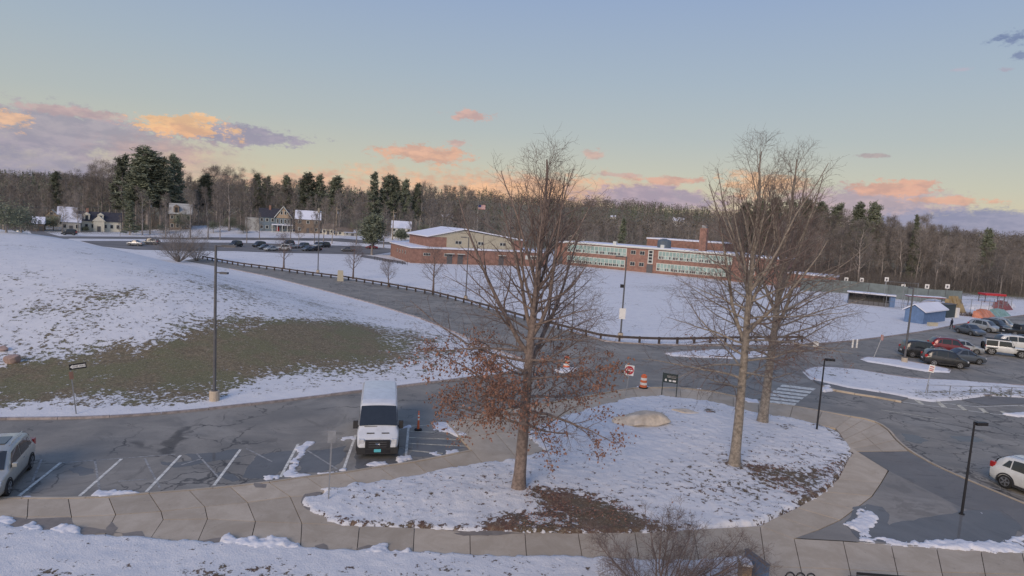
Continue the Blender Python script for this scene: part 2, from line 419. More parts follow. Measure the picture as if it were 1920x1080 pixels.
# ------------------------------------------------------------------ ground sheet
def px_poly(pts): return [tuple(G(*p)[:2]) for p in pts]
BARE = [  # (pixel polygon, bareness, feather in metres)
 ([(60,700),(150,668),(260,655),(340,632),(420,612),(520,606),(620,604),(700,612),(722,640),(735,668),(700,684),(600,694),(500,704),(400,724),(330,740),(250,750),(170,752),(110,742),(40,742),(-20,738),(-40,700)], .54, 5.5),
 ([(380,625),(480,612),(600,608),(690,618),(710,645),(640,672),(520,690),(420,706),(330,722),(250,730),(200,712),(260,680),(330,650)], .62, 3.5),
 ([(0,700),(60,690),(90,715),(40,722),(0,720)], .5, 1.2),
 ([(700,610),(830,622),(860,650),(830,680),(740,690),(700,660)], .30, 4.5),
 ([(0,560),(120,540),(250,535),(300,550),(200,575),(60,600),(0,610)], .36, 5.0),
 ([(-60,640),(120,610),(300,590),(480,570),(640,585),(760,620),(800,660),(700,690),(420,720),(200,760),(-60,755)], .22, 5.0),
 ([(-80,690),(60,665),(150,655),(160,740),(60,752),(-80,745)], .30, 3.0),
 ([(250,505),(420,520),(620,560),(760,610),(600,590),(400,560),(250,540)], .20, 6.0),
 ([(1190,533),(1260,535),(1258,545),(1200,545)], .28, 4.0),
 ([(1290,540),(1420,543),(1400,556),(1300,552)], .28, 4.0),
 ([(1500,500),(1950,500),(1950,555),(1880,553),(1780,545),(1560,530)], .7, 8),
]
def bare_attr(P):
    X, Y = P[:, 0], P[:, 1]; b = np.full(X.shape, -.02)
    for pl, v, f in BARE:
        sdv = np_sd(X, Y, px_poly(pl))
        b = b+v*ss(-f, f, sdv)
    # roadside litter and the mowed verge
    b = b+.95*ss(262, 300, Y)
    b = b+.75*ss(236, 256, Y)*ss(-70, -110, X)*(1-ss(262, 300, Y))
    b = b+.55*ss(186, 205, Y)*ss(-128, -150, X)*(1-ss(262, 300, Y))
    b = b+.7*ss(150, 175, Y)*ss(62, 80, X)
    b = b+(fbm(X/2.6, Y/2.0, 3)-.5)*.42*ss(.05, .3, b)*(Y < 130)+(fbm(X/9, Y/6+70, 3)-.5)*.22*(Y < 140)
    dn = np_pldist(X, Y, NEARL)
    b = b-.35*ss(2.2, .6, dn)*(Y < 62)
    return b
rr = np.concatenate([np.linspace(2, 26, 24, endpoint=False), np.geomspace(26, 3400, 470)])
aa = np.linspace(-R_(56), R_(56), 640)
A_, Rr = np.meshgrid(aa, rr)
GX = (np.sin(A_)*Rr).ravel(); GY = (np.cos(A_)*Rr).ravel()
GZ = T(GX, GY)
GZ = GZ-.02*((GY < 62) & (GZ < .01))
nr, na = len(rr), len(aa)
me = bpy.data.meshes.new('ground')
idx = np.arange(nr*na).reshape(nr, na)
q = np.stack([idx[:-1, :-1], idx[:-1, 1:], idx[1:, 1:], idx[1:, :-1]], -1).reshape(-1, 4)[:, ::-1]
me.vertices.add(nr*na); me.vertices.foreach_set('co', np.stack([GX, GY, GZ], 1).astype(np.float32).ravel())
me.loops.add(q.size); me.loops.foreach_set('vertex_index', q.astype(np.int32).ravel())
me.polygons.add(len(q)); me.polygons.foreach_set('loop_start', np.arange(0, q.size, 4, dtype=np.int32))
me.update(calc_edges=True)
me.polygons.foreach_set('use_smooth', np.ones(len(q), bool))
at = me.attributes.new('bare', 'FLOAT', 'POINT'); at.data.foreach_set('value', bare_attr(np.stack([GX, GY], 1)).astype(np.float32))
me.materials.append(M_ground)
tag(link('ground', me), kind='structure')

# ------------------------------------------------------------------ flat sheets
def sheet(name, poly, m, z, drape=False, cell=5.0, z0=None, kind='structure', parent=None, raggedness=0, closed_noise=.6):
    """a thin pavement sheet; poly are world xy"""
    if raggedness:
        out = []
        for i, (x, y) in enumerate(poly):
            x1, y1 = poly[(i+1) % len(poly)]; L = math.hypot(x1-x, y1-y); n = max(1, int(L/.15))
            for k in range(n):
                f = k/n; px, py = x+(x1-x)*f, y+(y1-y)*f; nx, ny = (y1-y)/(L+1e-9), -(x1-x)/(L+1e-9)
                o = (float(fbm(np.array([px*1.3]), np.array([py*1.3]), 4)[0])-.5)*raggedness*2
                out.append((px+nx*o, py+ny*o))
        poly = out
    bm = bmesh.new(); vs = [bm.verts.new((x, y, 0)) for x, y in poly]
    tris = tessellate_polygon([[Vector((x, y, 0)) for x, y in poly]])
    for t in tris:
        try: bm.faces.new([vs[i] for i in t])
        except ValueError: pass
    if drape:
        xs = [p[0] for p in poly]; ys = [p[1] for p in poly]
        for ax, lo, hi in ((0, min(xs), max(xs)), (1, min(ys), max(ys))):
            c = math.ceil(lo/cell)*cell
            while c < hi:
                co = [0,0,0]; no = [0,0,0]; co[ax] = c; no[ax] = 1
                bmesh.ops.bisect_plane(bm, geom=bm.verts[:]+bm.edges[:]+bm.faces[:], plane_co=co, plane_no=no); c += cell
    for f in bm.faces:
        if f.normal.z < 0: f.normal_flip()
    P = np.array([v.co for v in bm.verts]); h = T(P[:, 0], P[:, 1]) if drape else np.zeros(len(P))
    for v, hh in zip(bm.verts, h): v.co.z = float(hh)+z
    me = bpy.data.meshes.new(name); bm.to_mesh(me); bm.free(); me.materials.append(m)
    o = link(name, me, parent)
    if kind: tag(o, kind=kind)
    return o
asph_px = [(-900,812),(-300,792),(0,787),(160,786),(320,776),(480,759),(670,736),(860,712),(950,702),(1000,690),(985,676),(940,660),(905,648),(850,622),(790,598),(700,570),(600,543),(500,518),(430,504),(345,489),
   (372,483),(452,497),(522,505),(592,515),(642,521),(715,533),(805,548),(872,566),(926,581),(1000,603),(1062,620),(1107,631),(1135,641),(1182,645),(1252,648),(1330,648),(1400,648),(1470,648),(1560,643),(1640,634),(1700,626),(1750,618),(1790,609),(1840,602),(1890,594),(1960,586),(2300,560)]
asph = [flatP(*p) for p in asph_px]+[(80,40),(60,14),(-60,14),(-60,30)]
sheet('asphalt_road', asph, M_asph, .012)
# streets beyond the mound: main street and car park strip
def pp(l): return [flatP(*p) for p in l]
def ggp(l): return [tuple(G(*p)[:2]) for p in l]
def ggd(l): return [tuple(G(*p, dmin=150)[:2]) for p in l]
M_asphf = simple('distant_asphalt', (.17,.165,.165), .9, var=.2, scale=.2)
sheet('car_park_strip', ggd([(150,452),(240,452),(330,455),(440,455),(560,458),(680,462),(760,468),(700,478),(620,476),(520,474),(440,471),(330,470),(250,468),(190,462)]), M_asphf, .05, drape=True)
sheet('main_street', ggd([(20,443),(110,443),(250,444),(400,445),(520,446),(640,447),(700,452),(760,456),(756,460),(690,457),(620,452),(500,450),(380,449),(230,448),(100,447),(20,447)]), M_asphf, .05, drape=True)
sheet('side_street', ggd([(52,428),(60,428),(100,440),(130,448),(90,448),(60,440)]), M_asphf, .06, drape=True)
sheet('field_path', ggp([(680,478),(700,481),(760,492),(762,496),(700,486),(676,482)]), M_asphf, .05, drape=True)

# ------------------------------------------------------------------ kerbs
def kerb(name, pts, w=.16, z1=.14, m=None, parent=None, z0=-.05, kind='structure'):
    pts = [Vector((p[0], p[1], 0)) for p in pts]; mb = MB(); L = []; Rg = []
    for i, p in enumerate(pts):
        t = (pts[min(i+1, len(pts)-1)]-pts[max(i-1, 0)]).normalized(); n = Vector((-t.y, t.x, 0))*w/2
        L.append(p+n); Rg.append(p-n)
    k = len(pts)
    for A, z in ((L, z0), (L, z1), (Rg, z1), (Rg, z0)): mb.V += [(v.x, v.y, z) for v in A]
    for i in range(k-1):
        for s in range(3): a = s*k+i; mb.F.append((a, a+1, a+k+1, a+k))
    mb.F.append((0, k, 2*k, 3*k)); mb.F.append((4*k-1, 3*k-1, 2*k-1, k-1))
    bm = bmesh.new(); me = mesh_from(name, mb.V, mb.F, m or M_curb); bm.from_mesh(me); bmesh.ops.recalc_face_normals(bm, faces=bm.faces); bm.to_mesh(me); bm.free()
    o = link(name, me, parent)
    if kind: tag(o, kind=kind)
    return o
def densify(pl, step):
    out = []
    for (x0, y0), (x1, y1) in zip(pl[:-1], pl[1:]):
        n = max(1, int(math.hypot(x1-x0, y1-y0)/step))
        out += [(x0+(x1-x0)*k/n, y0+(y1-y0)*k/n) for k in range(n)]
    return out+[pl[-1]]
def smooth_pl(pl, it=2):
    for _ in range(it):
        o = [pl[0]]
        for a, b in zip(pl[:-1], pl[1:]):
            o += [(a[0]*.75+b[0]*.25, a[1]*.75+b[1]*.25), (a[0]*.25+b[0]*.75, a[1]*.25+b[1]*.75)]
        pl = o+[pl[-1]]
    return pl
def stones(root, pl, step=1.9, w=.17, z1=.14, m=None):
    pl = densify(pl, .2)
    acc = []; d = 0; last = pl[0]
    runs = []; cur = [pl[0]]
    for p in pl[1:]:
        d += math.hypot(p[0]-last[0], p[1]-last[1]); cur.append(p); last = p
        if d > step: runs.append(cur); cur = [p]; d = 0
    if len(cur) > 1: runs.append(cur)
    for r in runs:
        a, b = Vector(r[0]), Vector(r[-1]); t = (b-a).normalized()*.012
        r = [tuple(a+t)]+r[1:-1:3]+[tuple(b-t)]
        kerb('kerb_stone', r, w, z1+random.uniform(-.012, .01), m or M_curb, root, kind=None)
random.seed(3)
def struct_root(name):
    o = bpy.data.objects.new(name, None); C.objects.link(o); return tag(o, kind='structure')
kr = struct_root('kerb')
stones(kr, smooth_pl(NEARL[1:]+FARL[1:6]), 2.4)
kerb('kerb', FARL[5:-1], .17, .12)
kr2 = struct_root('kerb')
stones(kr2, smooth_pl(pp([(1062,621),(1107,632),(1135,641),(1182,645),(1252,648),(1330,649),(1400,649),(1470,649),(1560,644),(1640,635),(1700,627),(1750,619),(1790,610),(1840,603),(1890,595),(1960,587)])), 2.6)

# ------------------------------------------------------------------ concrete pavement slabs
def inset_poly(P, d):
    n = len(P); A = sum(P[i][0]*P[(i+1)%n][1]-P[(i+1)%n][0]*P[i][1] for i in range(n))
    if A < 0: P = P[::-1]
    out = []
    for i in range(n):
        a, b, c = Vector(P[i-1]), Vector(P[i]), Vector(P[(i+1) % n])
        e1 = (b-a).normalized(); e2 = (c-b).normalized(); n1 = Vector((-e1.y, e1.x)); n2 = Vector((-e2.y, e2.x))
        bis = (n1+n2); L = bis.length
        if L < 1e-3: out.append(tuple(b)); continue
        bis /= L; out.append(tuple(b+bis*(d/max(.35, bis.dot(n1)))))
    return out
SW = struct_root('sidewalk')
def slab(P, z=.13, m=None, ins=.014):
    P = [flatP(*p, z=.13) for p in P]
    MB().prism(inset_poly(P, ins), -.04, z+random.uniform(-.004, .004)).build('paving_slab', m or M_conc, SW)
def ribbon(O, I):
    for i in range(len(O)-1): slab([O[i], O[i+1], I[i+1], I[i]])
top1 = [(-80,936),(-20,934),(53,935),(128,935),(204,933),(280,926),(355,920),(432,913),(505,905),(575,895),(647,887)]
mid1 = [(-85,968),(-25,968),(51,969),(134,969),(217,965),(302,959),(384,950),(464,942),(544,931)]
ribbon(top1[:9], mid1)
low_t = [(-85,968),(-25,968),(51,969),(134,969),(217,965),(302,959)]
slab([(-85,968),(-25,968),(-32,1000),(-92,1000)]); slab([(-25,968),(51,969),(36,1004),(-32,1004)])
slab([(51,969),(134,969),(118,1012),(36,1008)]); slab([(134,969),(217,965),(190,1016),(118,1014)])
slab([(217,965),(302,959),(306,974),(274,1022),(190,1018)])
slab([(302,959),(384,950),(389,973),(306,974)]); slab([(384,950),(464,942),(479,978),(389,973)])
slab([(464,942),(544,931),(566,981),(479,978)])
slab([(306,974),(389,973),(365,1028),(272,1024)]); slab([(389,973),(479,978),(466,1032),(365,1028)]); slab([(479,978),(566,981),(563,1036),(466,1033)])
slab([(505,905),(575,895),(612,920),(580,930),(544,931)]); slab([(544,931),(580,930),(600,950),(640,985),(566,981)])
slab([(575,895),(647,887),(682,912),(612,920)])
bt = [(566,981),(674,986),(777,990),(881,994),(984,997),(1084,1000),(1190,998),(1300,993),(1425,986),(1489,1010)]
bb = [(563,1036),(668,1044),(774,1048),(882,1052),(988,1055),(1094,1058),(1200,1058),(1312,1060),(1436,1062),(1501,1064)]
ribbon(bt, bb)
rt = [(1489,1010),(1581,1015),(1671,1022),(1756,1027),(1839,1033),(1916,1036),(2000,1042),(2090,1048)]
rb = [(1501,1064),(1593,1068),(1682,1071),(1766,1073),(1847,1075),(1926,1077),(2010,1080),(2100,1084)]
ribbon(rt, rb)
ribbon([(1436,1062),(1501,1064),(1593,1068),(1682,1071),(1766,1073),(1847,1075),(1926,1077),(2010,1080),(2100,1084)],
       [(1452,1150),(1520,1152),(1612,1154),(1702,1156),(1786,1158),(1866,1160),(1944,1162),(2028,1165),(2110,1168)])
O2 = [(647,887),(712,876),(777,867),(830,857),(885,845)]; I2 = [(682,912),(748,904),(808,893),(860,882),(908,872)]
ribbon(O2, I2)
slab([(862,820),(885,845),(908,872),(972,862),(930,812)]); slab([(930,812),(972,862),(1032,845),(1000,826),(988,812)])
slab([(839,793),(862,820),(930,812),(890,781)]); slab([(890,781),(930,812),(988,812),(1012,797),(954,768)])
ribbon([(954,768),(1008,760),(1057,753),(1107,743),(1157,734),(1187,729),(1217,728),(1275,728),(1337,735),(1375,743),(1422,754),(1487,761),(1542,771),(1595,782)],
       [(1012,797),(1055,783),(1095,770),(1130,760),(1165,750),(1195,745),(1232,743),(1277,746),(1325,752),(1375,763),(1422,774),(1480,785),(1530,795),(1567,803)])
U = [(1595,782),(1620,786),(1645,794),(1664,807),(1679,825),(1702,845)]
Mi = [(1581,792),(1597,800),(1613,810),(1627,822),(1640,834),(1655,846)]
L_ = [(1567,803),(1575,813),(1582,824),(1590,834),(1598,841),(1607,846)]
ribbon(U, Mi); ribbon(Mi, L_)
slab([(1590,834),(1607,846),(1665,882),(1652,905),(1572,898),(1592,858)])
ribbon([(1652,905),(1635,930),(1602,955),(1575,975),(1535,993),(1489,1010)], [(1572,898),(1545,922),(1522,937),(1495,952),(1460,968),(1425,986)])
# asphalt footpath areas beside the slabs, flush with them
def flatpoly(l, z=.12): return [flatP(*p, z=z) for p in l]
sheet('asphalt_footpath', flatpoly([(1609,847),(1702,846),(1752,873),(1815,901),(1920,945),(2060,1004),(2060,1064),(1900,992),(1797,949),(1667,883)]), M_asph3, .118)
sheet('asphalt_verge', flatpoly([(1667,883),(1797,949),(1900,992),(2060,1064),(2060,1048),(1920,1034),(1839,1032),(1756,1026),(1671,1021),(1581,1014),(1490,1009),(1536,994),(1576,976),(1603,956),(1636,931),(1653,906)]), M_asph2, .124)
sheet('wet_patch', flatpoly([(1602,952),(1625,945),(1655,951),(1668,965),(1665,984),(1700,976),(1750,968),(1785,963),(1830,955),(1880,957),(1915,985),(1900,1017),(1830,1028),(1740,1022),(1660,1017),(1610,1012),(1585,985)]), M_wet, .130, raggedness=.16)
kr3 = struct_root('kerb')
kpl = [flatP(*p, z=.13) for p in [(1187,727),(1217,726),(1275,726),(1337,733),(1375,741),(1422,753),(1487,760),(1542,770),(1595,780),(1622,784),(1648,792),(1668,806),(1682,824),(1706,844),(1752,871),(1815,899),(1920,943),(2060,1002)]]
stones(kr3, smooth_pl(kpl, 1), 2.2, .13, .14, M_conc)
kr4 = struct_root('kerb')
stones(kr4, [flatP(*p, z=.13) for p in [(-80,934),(-20,932),(53,933),(128,933),(204,931),(280,924),(355,918),(432,911),(505,903),(575,893),(647,885),(712,874),(777,865),(830,855),(885,843)]], 2.2, .13, .14, M_conc)
stones(kr4, [flatP(*p, z=.13) for p in [(839,792),(890,780),(954,766),(1008,758),(1057,751),(1107,741),(1157,732),(1187,727)]], 2.2, .13, .14, M_conc)

# ------------------------------------------------------------------ paint
def strip(name, a, b, w, m, z=.020):
    a = Vector(flatP(*a)); b = Vector(flatP(*b)); t = (b-a).normalized(); n = Vector((-t.y, t.x))*w/2
    return sheet(name, [tuple(a+n), tuple(b+n), tuple(b-n), tuple(a-n)], m, z)
for a, b in [((114,868),(35,931)),((228,861),(149,931)),((339,854),(274,923)),((451,843),(401,911)),((559,833),(526,895)),((667,816),(645,878)),((766,802),(761,855))]:
    strip('parking_line', a, b, .13, M_paint)
for a, b in [((767,800),(812,797)),((767,809),(815,811)),((767,821),(860,825)),((767,832),(890,838)),((767,845),(830,851))]:
    strip('hatch_line', a, b, .10, M_painty)
for a, b in [((178,863),(187,924)),((271,860),(300,916)),((369,851),(411,897)),((461,841),(510,866)),((576,845),(632,880)),((118,868),(330,852)),((340,872),(380,860)),((222,903),(275,899)),((78,862),(60,905))]:
    strip('faded_line', a, b, .09, M_paintf, .016)
for i in range(7):
    x0, y0, x1, y1 = 1421+i*7.6, 757-i*5.6, 1486+i*7.2, 764.5-i*5.6
    P = [flatP(*p) for p in [(x0,y0-2.1),(x1,y1-2.1),(x1-4,y1+1.6),(x0-4,y0+1.6)]]
    sheet('crosswalk_stripe', P, M_paint, .020, raggedness=.05)
for x0, y0, x1, y1 in [(1706,744,1727,758),(1752,751,1769,764),(1791,758,1809,770),(1833,765,1849,775),(1874,771,1890,780)]:
    sheet('crosswalk_stripe', [flatP(*p) for p in [(x0,y0),(x0+9,y0+1),(x1+7,y1+1),(x1-3,y1)]], M_painty, .020, raggedness=.05)
strip('road_line', (1690,754), (1865,777), .11, M_paint); strip('road_line', (1865,777),(1990,786), .11, M_paint)
strip('road_line', (1738,753),(1830,763), .11, M_paint); strip('road_line', (1830,763),(1925,760), .11, M_paint)
strip('road_line', (1908,760),(1960,772), .11, M_paint)
strip('centre_line', (1652,769),(1762,786), .10, M_painty)
strip('road_line', (1852,912),(1960,944), .11, M_paintf)
for a, b in [((1560,666),(1590,669)),((1880,690),(1925,700)),((1840,676),(1890,662)),((1880,694),(1900,700)),((1780,640),(1830,628))]: strip('faded_line', a, b, .12, M_paintf, .016)
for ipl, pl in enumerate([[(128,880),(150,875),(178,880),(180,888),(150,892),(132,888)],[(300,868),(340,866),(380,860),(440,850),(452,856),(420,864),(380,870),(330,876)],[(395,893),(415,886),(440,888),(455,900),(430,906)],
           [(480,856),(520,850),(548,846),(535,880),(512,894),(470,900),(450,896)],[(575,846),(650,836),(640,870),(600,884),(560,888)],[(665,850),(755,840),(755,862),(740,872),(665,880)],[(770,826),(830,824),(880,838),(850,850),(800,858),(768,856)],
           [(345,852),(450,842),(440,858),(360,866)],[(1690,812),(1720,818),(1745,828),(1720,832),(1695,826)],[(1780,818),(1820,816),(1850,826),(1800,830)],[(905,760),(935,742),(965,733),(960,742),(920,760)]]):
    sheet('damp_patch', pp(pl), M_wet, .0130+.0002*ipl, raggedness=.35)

# ------------------------------------------------------------------ snow with its own thickness
def snow_field(name, px, base=.0, h=.12, cell=.13, rag=.16, edge=.28, bare=None, z=.13, m=None, kind='structure', lump=.05, dome=0):
    poly = [flatP(*p, z=z) for p in px]
    X0 = min(p[0] for p in poly)-.5; X1 = max(p[0] for p in poly)+.5; Y0 = min(p[1] for p in poly)-.5; Y1 = max(p[1] for p in poly)+.5
    nx = int((X1-X0)/cell)+1; ny = int((Y1-Y0)/cell)+1
    X, Y = np.meshgrid(X0+np.arange(nx)*cell, Y0+np.arange(ny)*cell)
    sdv = np_sd(X, Y, poly)
    n = fbm(X*3.2+9, Y*3.2, 5)-.5; n2 = fbm(X*.45, Y*.45+5, 3)-.5
    sdv = sdv+(n*1.6+n2*.8)*rag*2
    t = np.clip(sdv/edge, -1, 1)
    hh = np.where(t > 0, h*np.sqrt(np.clip(1-(1-t)**2, 0, 1)), t*.25)
    Z = base+hh+((fbm(X*3.1, Y*3.1+40, 4)-.5)*lump*2+n2*lump*2+(fbm(X*9, Y*9+4, 2)-.5)*lump*(cell < .1))*(t > 0)
    if dome: Z = Z+dome*ss(0, 4, sdv)
    keep = (sdv > -.45)
    idn = np.full(X.shape, -1); idn[keep] = np.arange(keep.sum())
    qa = np.stack([idn[:-1,:-1], idn[:-1,1:], idn[1:,1:], idn[1:,:-1]], -1).reshape(-1, 4); qa = qa[(qa >= 0).all(1)]
    V = np.stack([X[keep], Y[keep], Z[keep]], 1)
    me = bpy.data.meshes.new(name); me.vertices.add(len(V)); me.vertices.foreach_set('co', V.astype(np.float32).ravel())
    me.loops.add(qa.size); me.loops.foreach_set('vertex_index', qa.astype(np.int32).ravel())
    me.polygons.add(len(qa)); me.polygons.foreach_set('loop_start', np.arange(0, qa.size, 4, dtype=np.int32)); me.update(calc_edges=True)
    me.polygons.foreach_set('use_smooth', np.ones(len(qa), bool))
    b = np.zeros(len(V))
    if bare is not None:
        for pl, v, f in bare: b = b+v*ss(-f, f, np_sd(V[:,0], V[:,1], [flatP(*p, z=z) for p in pl]))
    a = me.attributes.new('bare', 'FLOAT', 'POINT'); a.data.foreach_set('value', b.astype(np.float32))
    me.materials.append(m or M_snow); return tag(link(name, me), kind=kind)
island = [(1187,745),(1232,742),(1277,746),(1325,752),(1375,764),(1422,775),(1480,786),(1502,790),(1552,803),(1574,815),(1583,827),(1598,841),(1598,852),(1586,866),(1580,885),(1550,917),(1525,932),(1490,950),(1455,967),(1425,981),(1375,984),(1300,992),(1250,997),(1135,999),(1000,998),(880,994),(775,989),(675,986),(640,984),(615,977),(585,957),(568,947),(573,934),(605,931),(610,917),(640,915),(655,907),(697,905),(755,897),(817,885),(855,880),(892,871),(955,863),(1030,845),(1003,830),(988,814),(1010,798),(1060,782),(1110,766),(1160,751)]
snow_field('island_snow', island, .13, .10, .10, .15, .22, z=.13, m=M_island, dome=.12, lump=.06, bare=[
  ([(585,952),(640,974),(775,982),(1000,990),(1240,988),(1300,986),(1250,998),(1000,1000),(775,991),(640,987),(580,962)], .40, .22),
  ([(1425,978),(1490,945),(1550,912),(1580,880),(1596,845),(1602,852),(1586,890),(1552,922),(1492,954),(1425,985)], .40, .25),
  ([(1020,935),(1090,940),(1140,955),(1220,975),(1260,992),(1150,998),(1060,998),(1010,975)], .14, .6),
  ([(985,918),(1010,915),(1060,920),(1110,930),(1150,945),(1180,965),(1230,985),(1200,998),(1050,999),(930,997),(930,975),(985,962),(1020,955),(990,935)], .40, .9),
  ([(1000,925),(1060,928),(1110,945),(1090,960),(1040,965),(1000,950)], .26, .8),
  ([(1100,955),(1200,975),(1240,995),(1120,999),(1090,980)], .25, .5),
  ([(1378,875),(1420,872),(1480,880),(1530,880),(1560,870),(1580,862),(1598,850),(1585,885),(1550,917),(1500,940),(1470,925),(1420,910),(1400,890)], .38, .9),
  ([(1410,880),(1450,880),(1500,890),(1540,895),(1520,915),(1460,905)], .2, .4),
  ([(1540,795),(1575,812),(1590,830),(1570,826),(1545,806),(1528,800)], .45, .4),
  ([(1455,800),(1480,798),(1495,806),(1470,812)], .5, .3),([(1345,868),(1378,872),(1370,882),(1350,878)], .3, .3),
  ([(1000,844),(1032,843),(1036,848),(1004,852)], .5, .2),
  ([(1318,772),(1336,772),(1342,780),(1325,782)], .5, .3),([(700,925),(950,915),(960,975),(820,975)], .13, 2.0),([(1100,860),(1370,880),(1420,960),(1180,965)], .12, 2.5),
  ([(905,975),(980,965),(1000,990),(920,992)], .35, .4),([(1130,905),(1350,890),(1500,830),(1540,860),(1440,960),(1200,950)], .10, 1.5)])
lawn = [(-120,978),(0,975),(35,986),(70,982),(82,994),(111,995),(135,990),(160,1000),(172,1001),(208,1004),(278,1009),(372,1015),(411,1018),(430,1008),(480,1016),(512,1012),(560,1022),(575,1028),(670,1031),(700,1026),(712,1026),(730,1033),(805,1036),(955,1042),(1000,1042),(1092,1045),(1150,1048),(1250,1050),(1340,1048),(1384,1042),(1392,1100),(1400,1300),(-300,1300)]
snow_field('lawn_snow', lawn, .08, .13, .12, .10, .22, z=.13, m=M_island, lump=.035, bare=[
  ([(-100,1062),(300,1066),(700,1064),(1000,1068),(1000,1300),(-200,1300)], .17, .5), ([(400,1055),(520,1060),(520,1090),(360,1090)], .15, .5)])
piles = [([(0,972),(28,968),(40,980),(20,988),(-30,985)],.2),([(40,985),(62,976),(78,986),(74,998),(45,996)],.22),([(100,990),(120,984),(150,992),(164,1002),(130,1006),(100,1000)],.22),([(414,1016),(428,1003),(442,1010),(490,1012),(512,1008),(560,1020),(560,1030),(470,1030),(414,1024)],.25),
  ([(690,1030),(712,1022),(726,1030),(770,1034),(770,1042),(690,1040)],.22),([(170,929),(180,922),(240,919),(258,924),(240,928),(200,932)],.14),([(37,931),(55,929),(62,933),(40,935)],.08),
  ([(480,900),(495,892),(520,893),(526,897),(500,903)],.14),([(527,895),(545,868),(560,838),(578,826),(584,830),(568,848),(556,876),(552,890),(578,892),(560,896)],.05),([(600,888),(640,880),(650,876),(650,882),(615,889)],.09),
  ([(685,872),(700,866),(725,866),(726,872),(705,876)],.12),([(745,862),(752,856),(768,857),(772,861),(752,866)],.12),
  ([(805,797),(820,791),(840,790),(850,800),(864,806),(868,812),(884,820),(905,835),(890,842),(872,828),(846,815),(812,806)],.2),([(845,800),(858,804),(862,812),(848,812)],.2),
  ([(750,801),(770,797),(778,801),(770,804),(752,805)],.09),([(655,818),(668,814),(668,822),(645,826),(640,822)],.05),([(835,792),(870,785),(920,778),(950,772),(952,775),(920,782),(880,789),(840,796)],.12),
  ([(835,843),(860,842),(862,848),(838,850)],.04),([(800,848),(820,846),(822,852),(802,852)],.04),
  ([(1580,983),(1602,975),(1612,960),(1625,952),(1638,960),(1645,980),(1632,992),(1640,1003),(1690,1013),(1716,1017),(1745,1011),(1770,1016),(1790,1013),(1812,1020),(1850,1017),(1880,1015),(1893,1005),(1912,1000),(1930,1003),(1930,1036),(1870,1033),(1780,1028),(1690,1024),(1640,1019),(1612,1014),(1608,998),(1590,990)],.16),
  ([(1834,963),(1852,967),(1868,975),(1872,984),(1850,990),(1838,983)],.13),([(1874,990),(1900,988),(1916,992),(1910,1003),(1885,1006),(1875,998)],.13),([(1784,967),(1795,963),(1802,970),(1792,974),(1783,972)],.1),
  ([(1188,728),(1205,722),(1222,728),(1205,733)],.13),([(1155,735),(1175,730),(1182,736),(1165,742)],.12),([(1298,730),(1312,729),(1310,733),(1300,733)],.07),([(1396,746),(1420,750),(1424,756),(1402,754)],.1),([(1542,724),(1556,722),(1558,731),(1546,732)],.15),
  ([(1040,694),(1060,688),(1085,690),(1060,698)],.1),([(1440,800),(1410,792),(1396,768),(1420,772)],.02)]
for i, (pl, h) in enumerate(piles[:-1]):
    zz = .13 if h > .13 and pl[0][1] > 900 or i in (26,27,28) else .02
    snow_field('snow_bank', pl, zz-.01, h*.5, .06, .17, .20, z=zz, lump=.03+.30*h)

for i, pl in enumerate([[(-20,968),(60,972),(130,970),(145,985),(200,992),(235,1000),(150,1003),(60,998),(-20,990)],[(196,990),(210,978),(222,990),(212,1004),(196,1004)],[(228,1000),(262,997),(272,1008),(232,1010)],[(370,1014),(420,1008),(440,1014),(400,1020)],[(563,942),(572,926),(600,922),(590,952),(600,965),(575,955)],[(668,1030),(690,1022),(730,1024),(720,1034)],[(590,1024),(604,1020),(616,1028),(596,1030)],[(850,1000),(885,997),(925,999),(915,1004),(870,1005)],[(476,906),(500,908),(498,915),(480,914)],[(770,985),(850,995),(1010,1000),(900,1003)]]):
    sheet('damp_patch', flatpoly(pl, .13), M_dampc, .1352+.0002*i, raggedness=.12)
# ------------------------------------------------------------------ traffic islands on the right
def isl(px, h=.12, bare=None, kerbm=None, rag=.04):
    poly = [flatP(*p) for p in px]
    k = struct_root('kerb'); stones(k, smooth_pl(poly+[poly[0]], 1), 2.4, .16, .13, kerbm)
    snow_field('traffic_island_snow', px, .10, .07, .2, rag, .3, z=.05, m=M_ground if bare else M_snow, bare=bare, lump=.04)
isl([(1507,697),(1525,690),(1542,689),(1605,694),(1647,701),(1707,710),(1782,714),(1920,724),(2020,732),(2020,752),(1920,745),(1850,741),(1802,748),(1742,752),(1705,746),(1665,738),(1630,733),(1590,727),(1550,718),(1522,711)], bare=[([(1700,740),(1742,735),(1850,732),(1920,733),(2020,738),(2020,752),(1850,741),(1742,752)], .33, .6)])
isl([(1615,673),(1625,670),(1637,671),(1690,676),(1782,693),(1778,698),(1737,696),(1690,688),(1655,682),(1627,678)])
isl([(1250,663),(1300,658),(1365,657),(1440,660),(1440,666),(1380,672),(1320,670),(1262,667)], rag=.3)
sheet('asphalt_footpath', [flatP(*p) for p in [(1522,712),(1550,719),(1590,728),(1630,734),(1665,739),(1703,747),(1690,753),(1640,744),(1600,738),(1560,731),(1540,724)]], M_asph3, .06)
kr5 = struct_root('kerb'); stones(kr5, pp([(1543,726),(1562,733),(1602,740),(1642,746),(1690,755)]), 1.3, .2, .15, M_conc)
sheet('traffic_island_path', pp([(1802,750),(1850,743),(1935,747),(1935,757),(1890,759),(1850,761)]), M_asph3, .03)
snow_field('snow_bank', [(1880,777),(1905,774),(1960,776),(1960,784),(1905,781)], .01, .12, .1, .1, .25, z=.02)
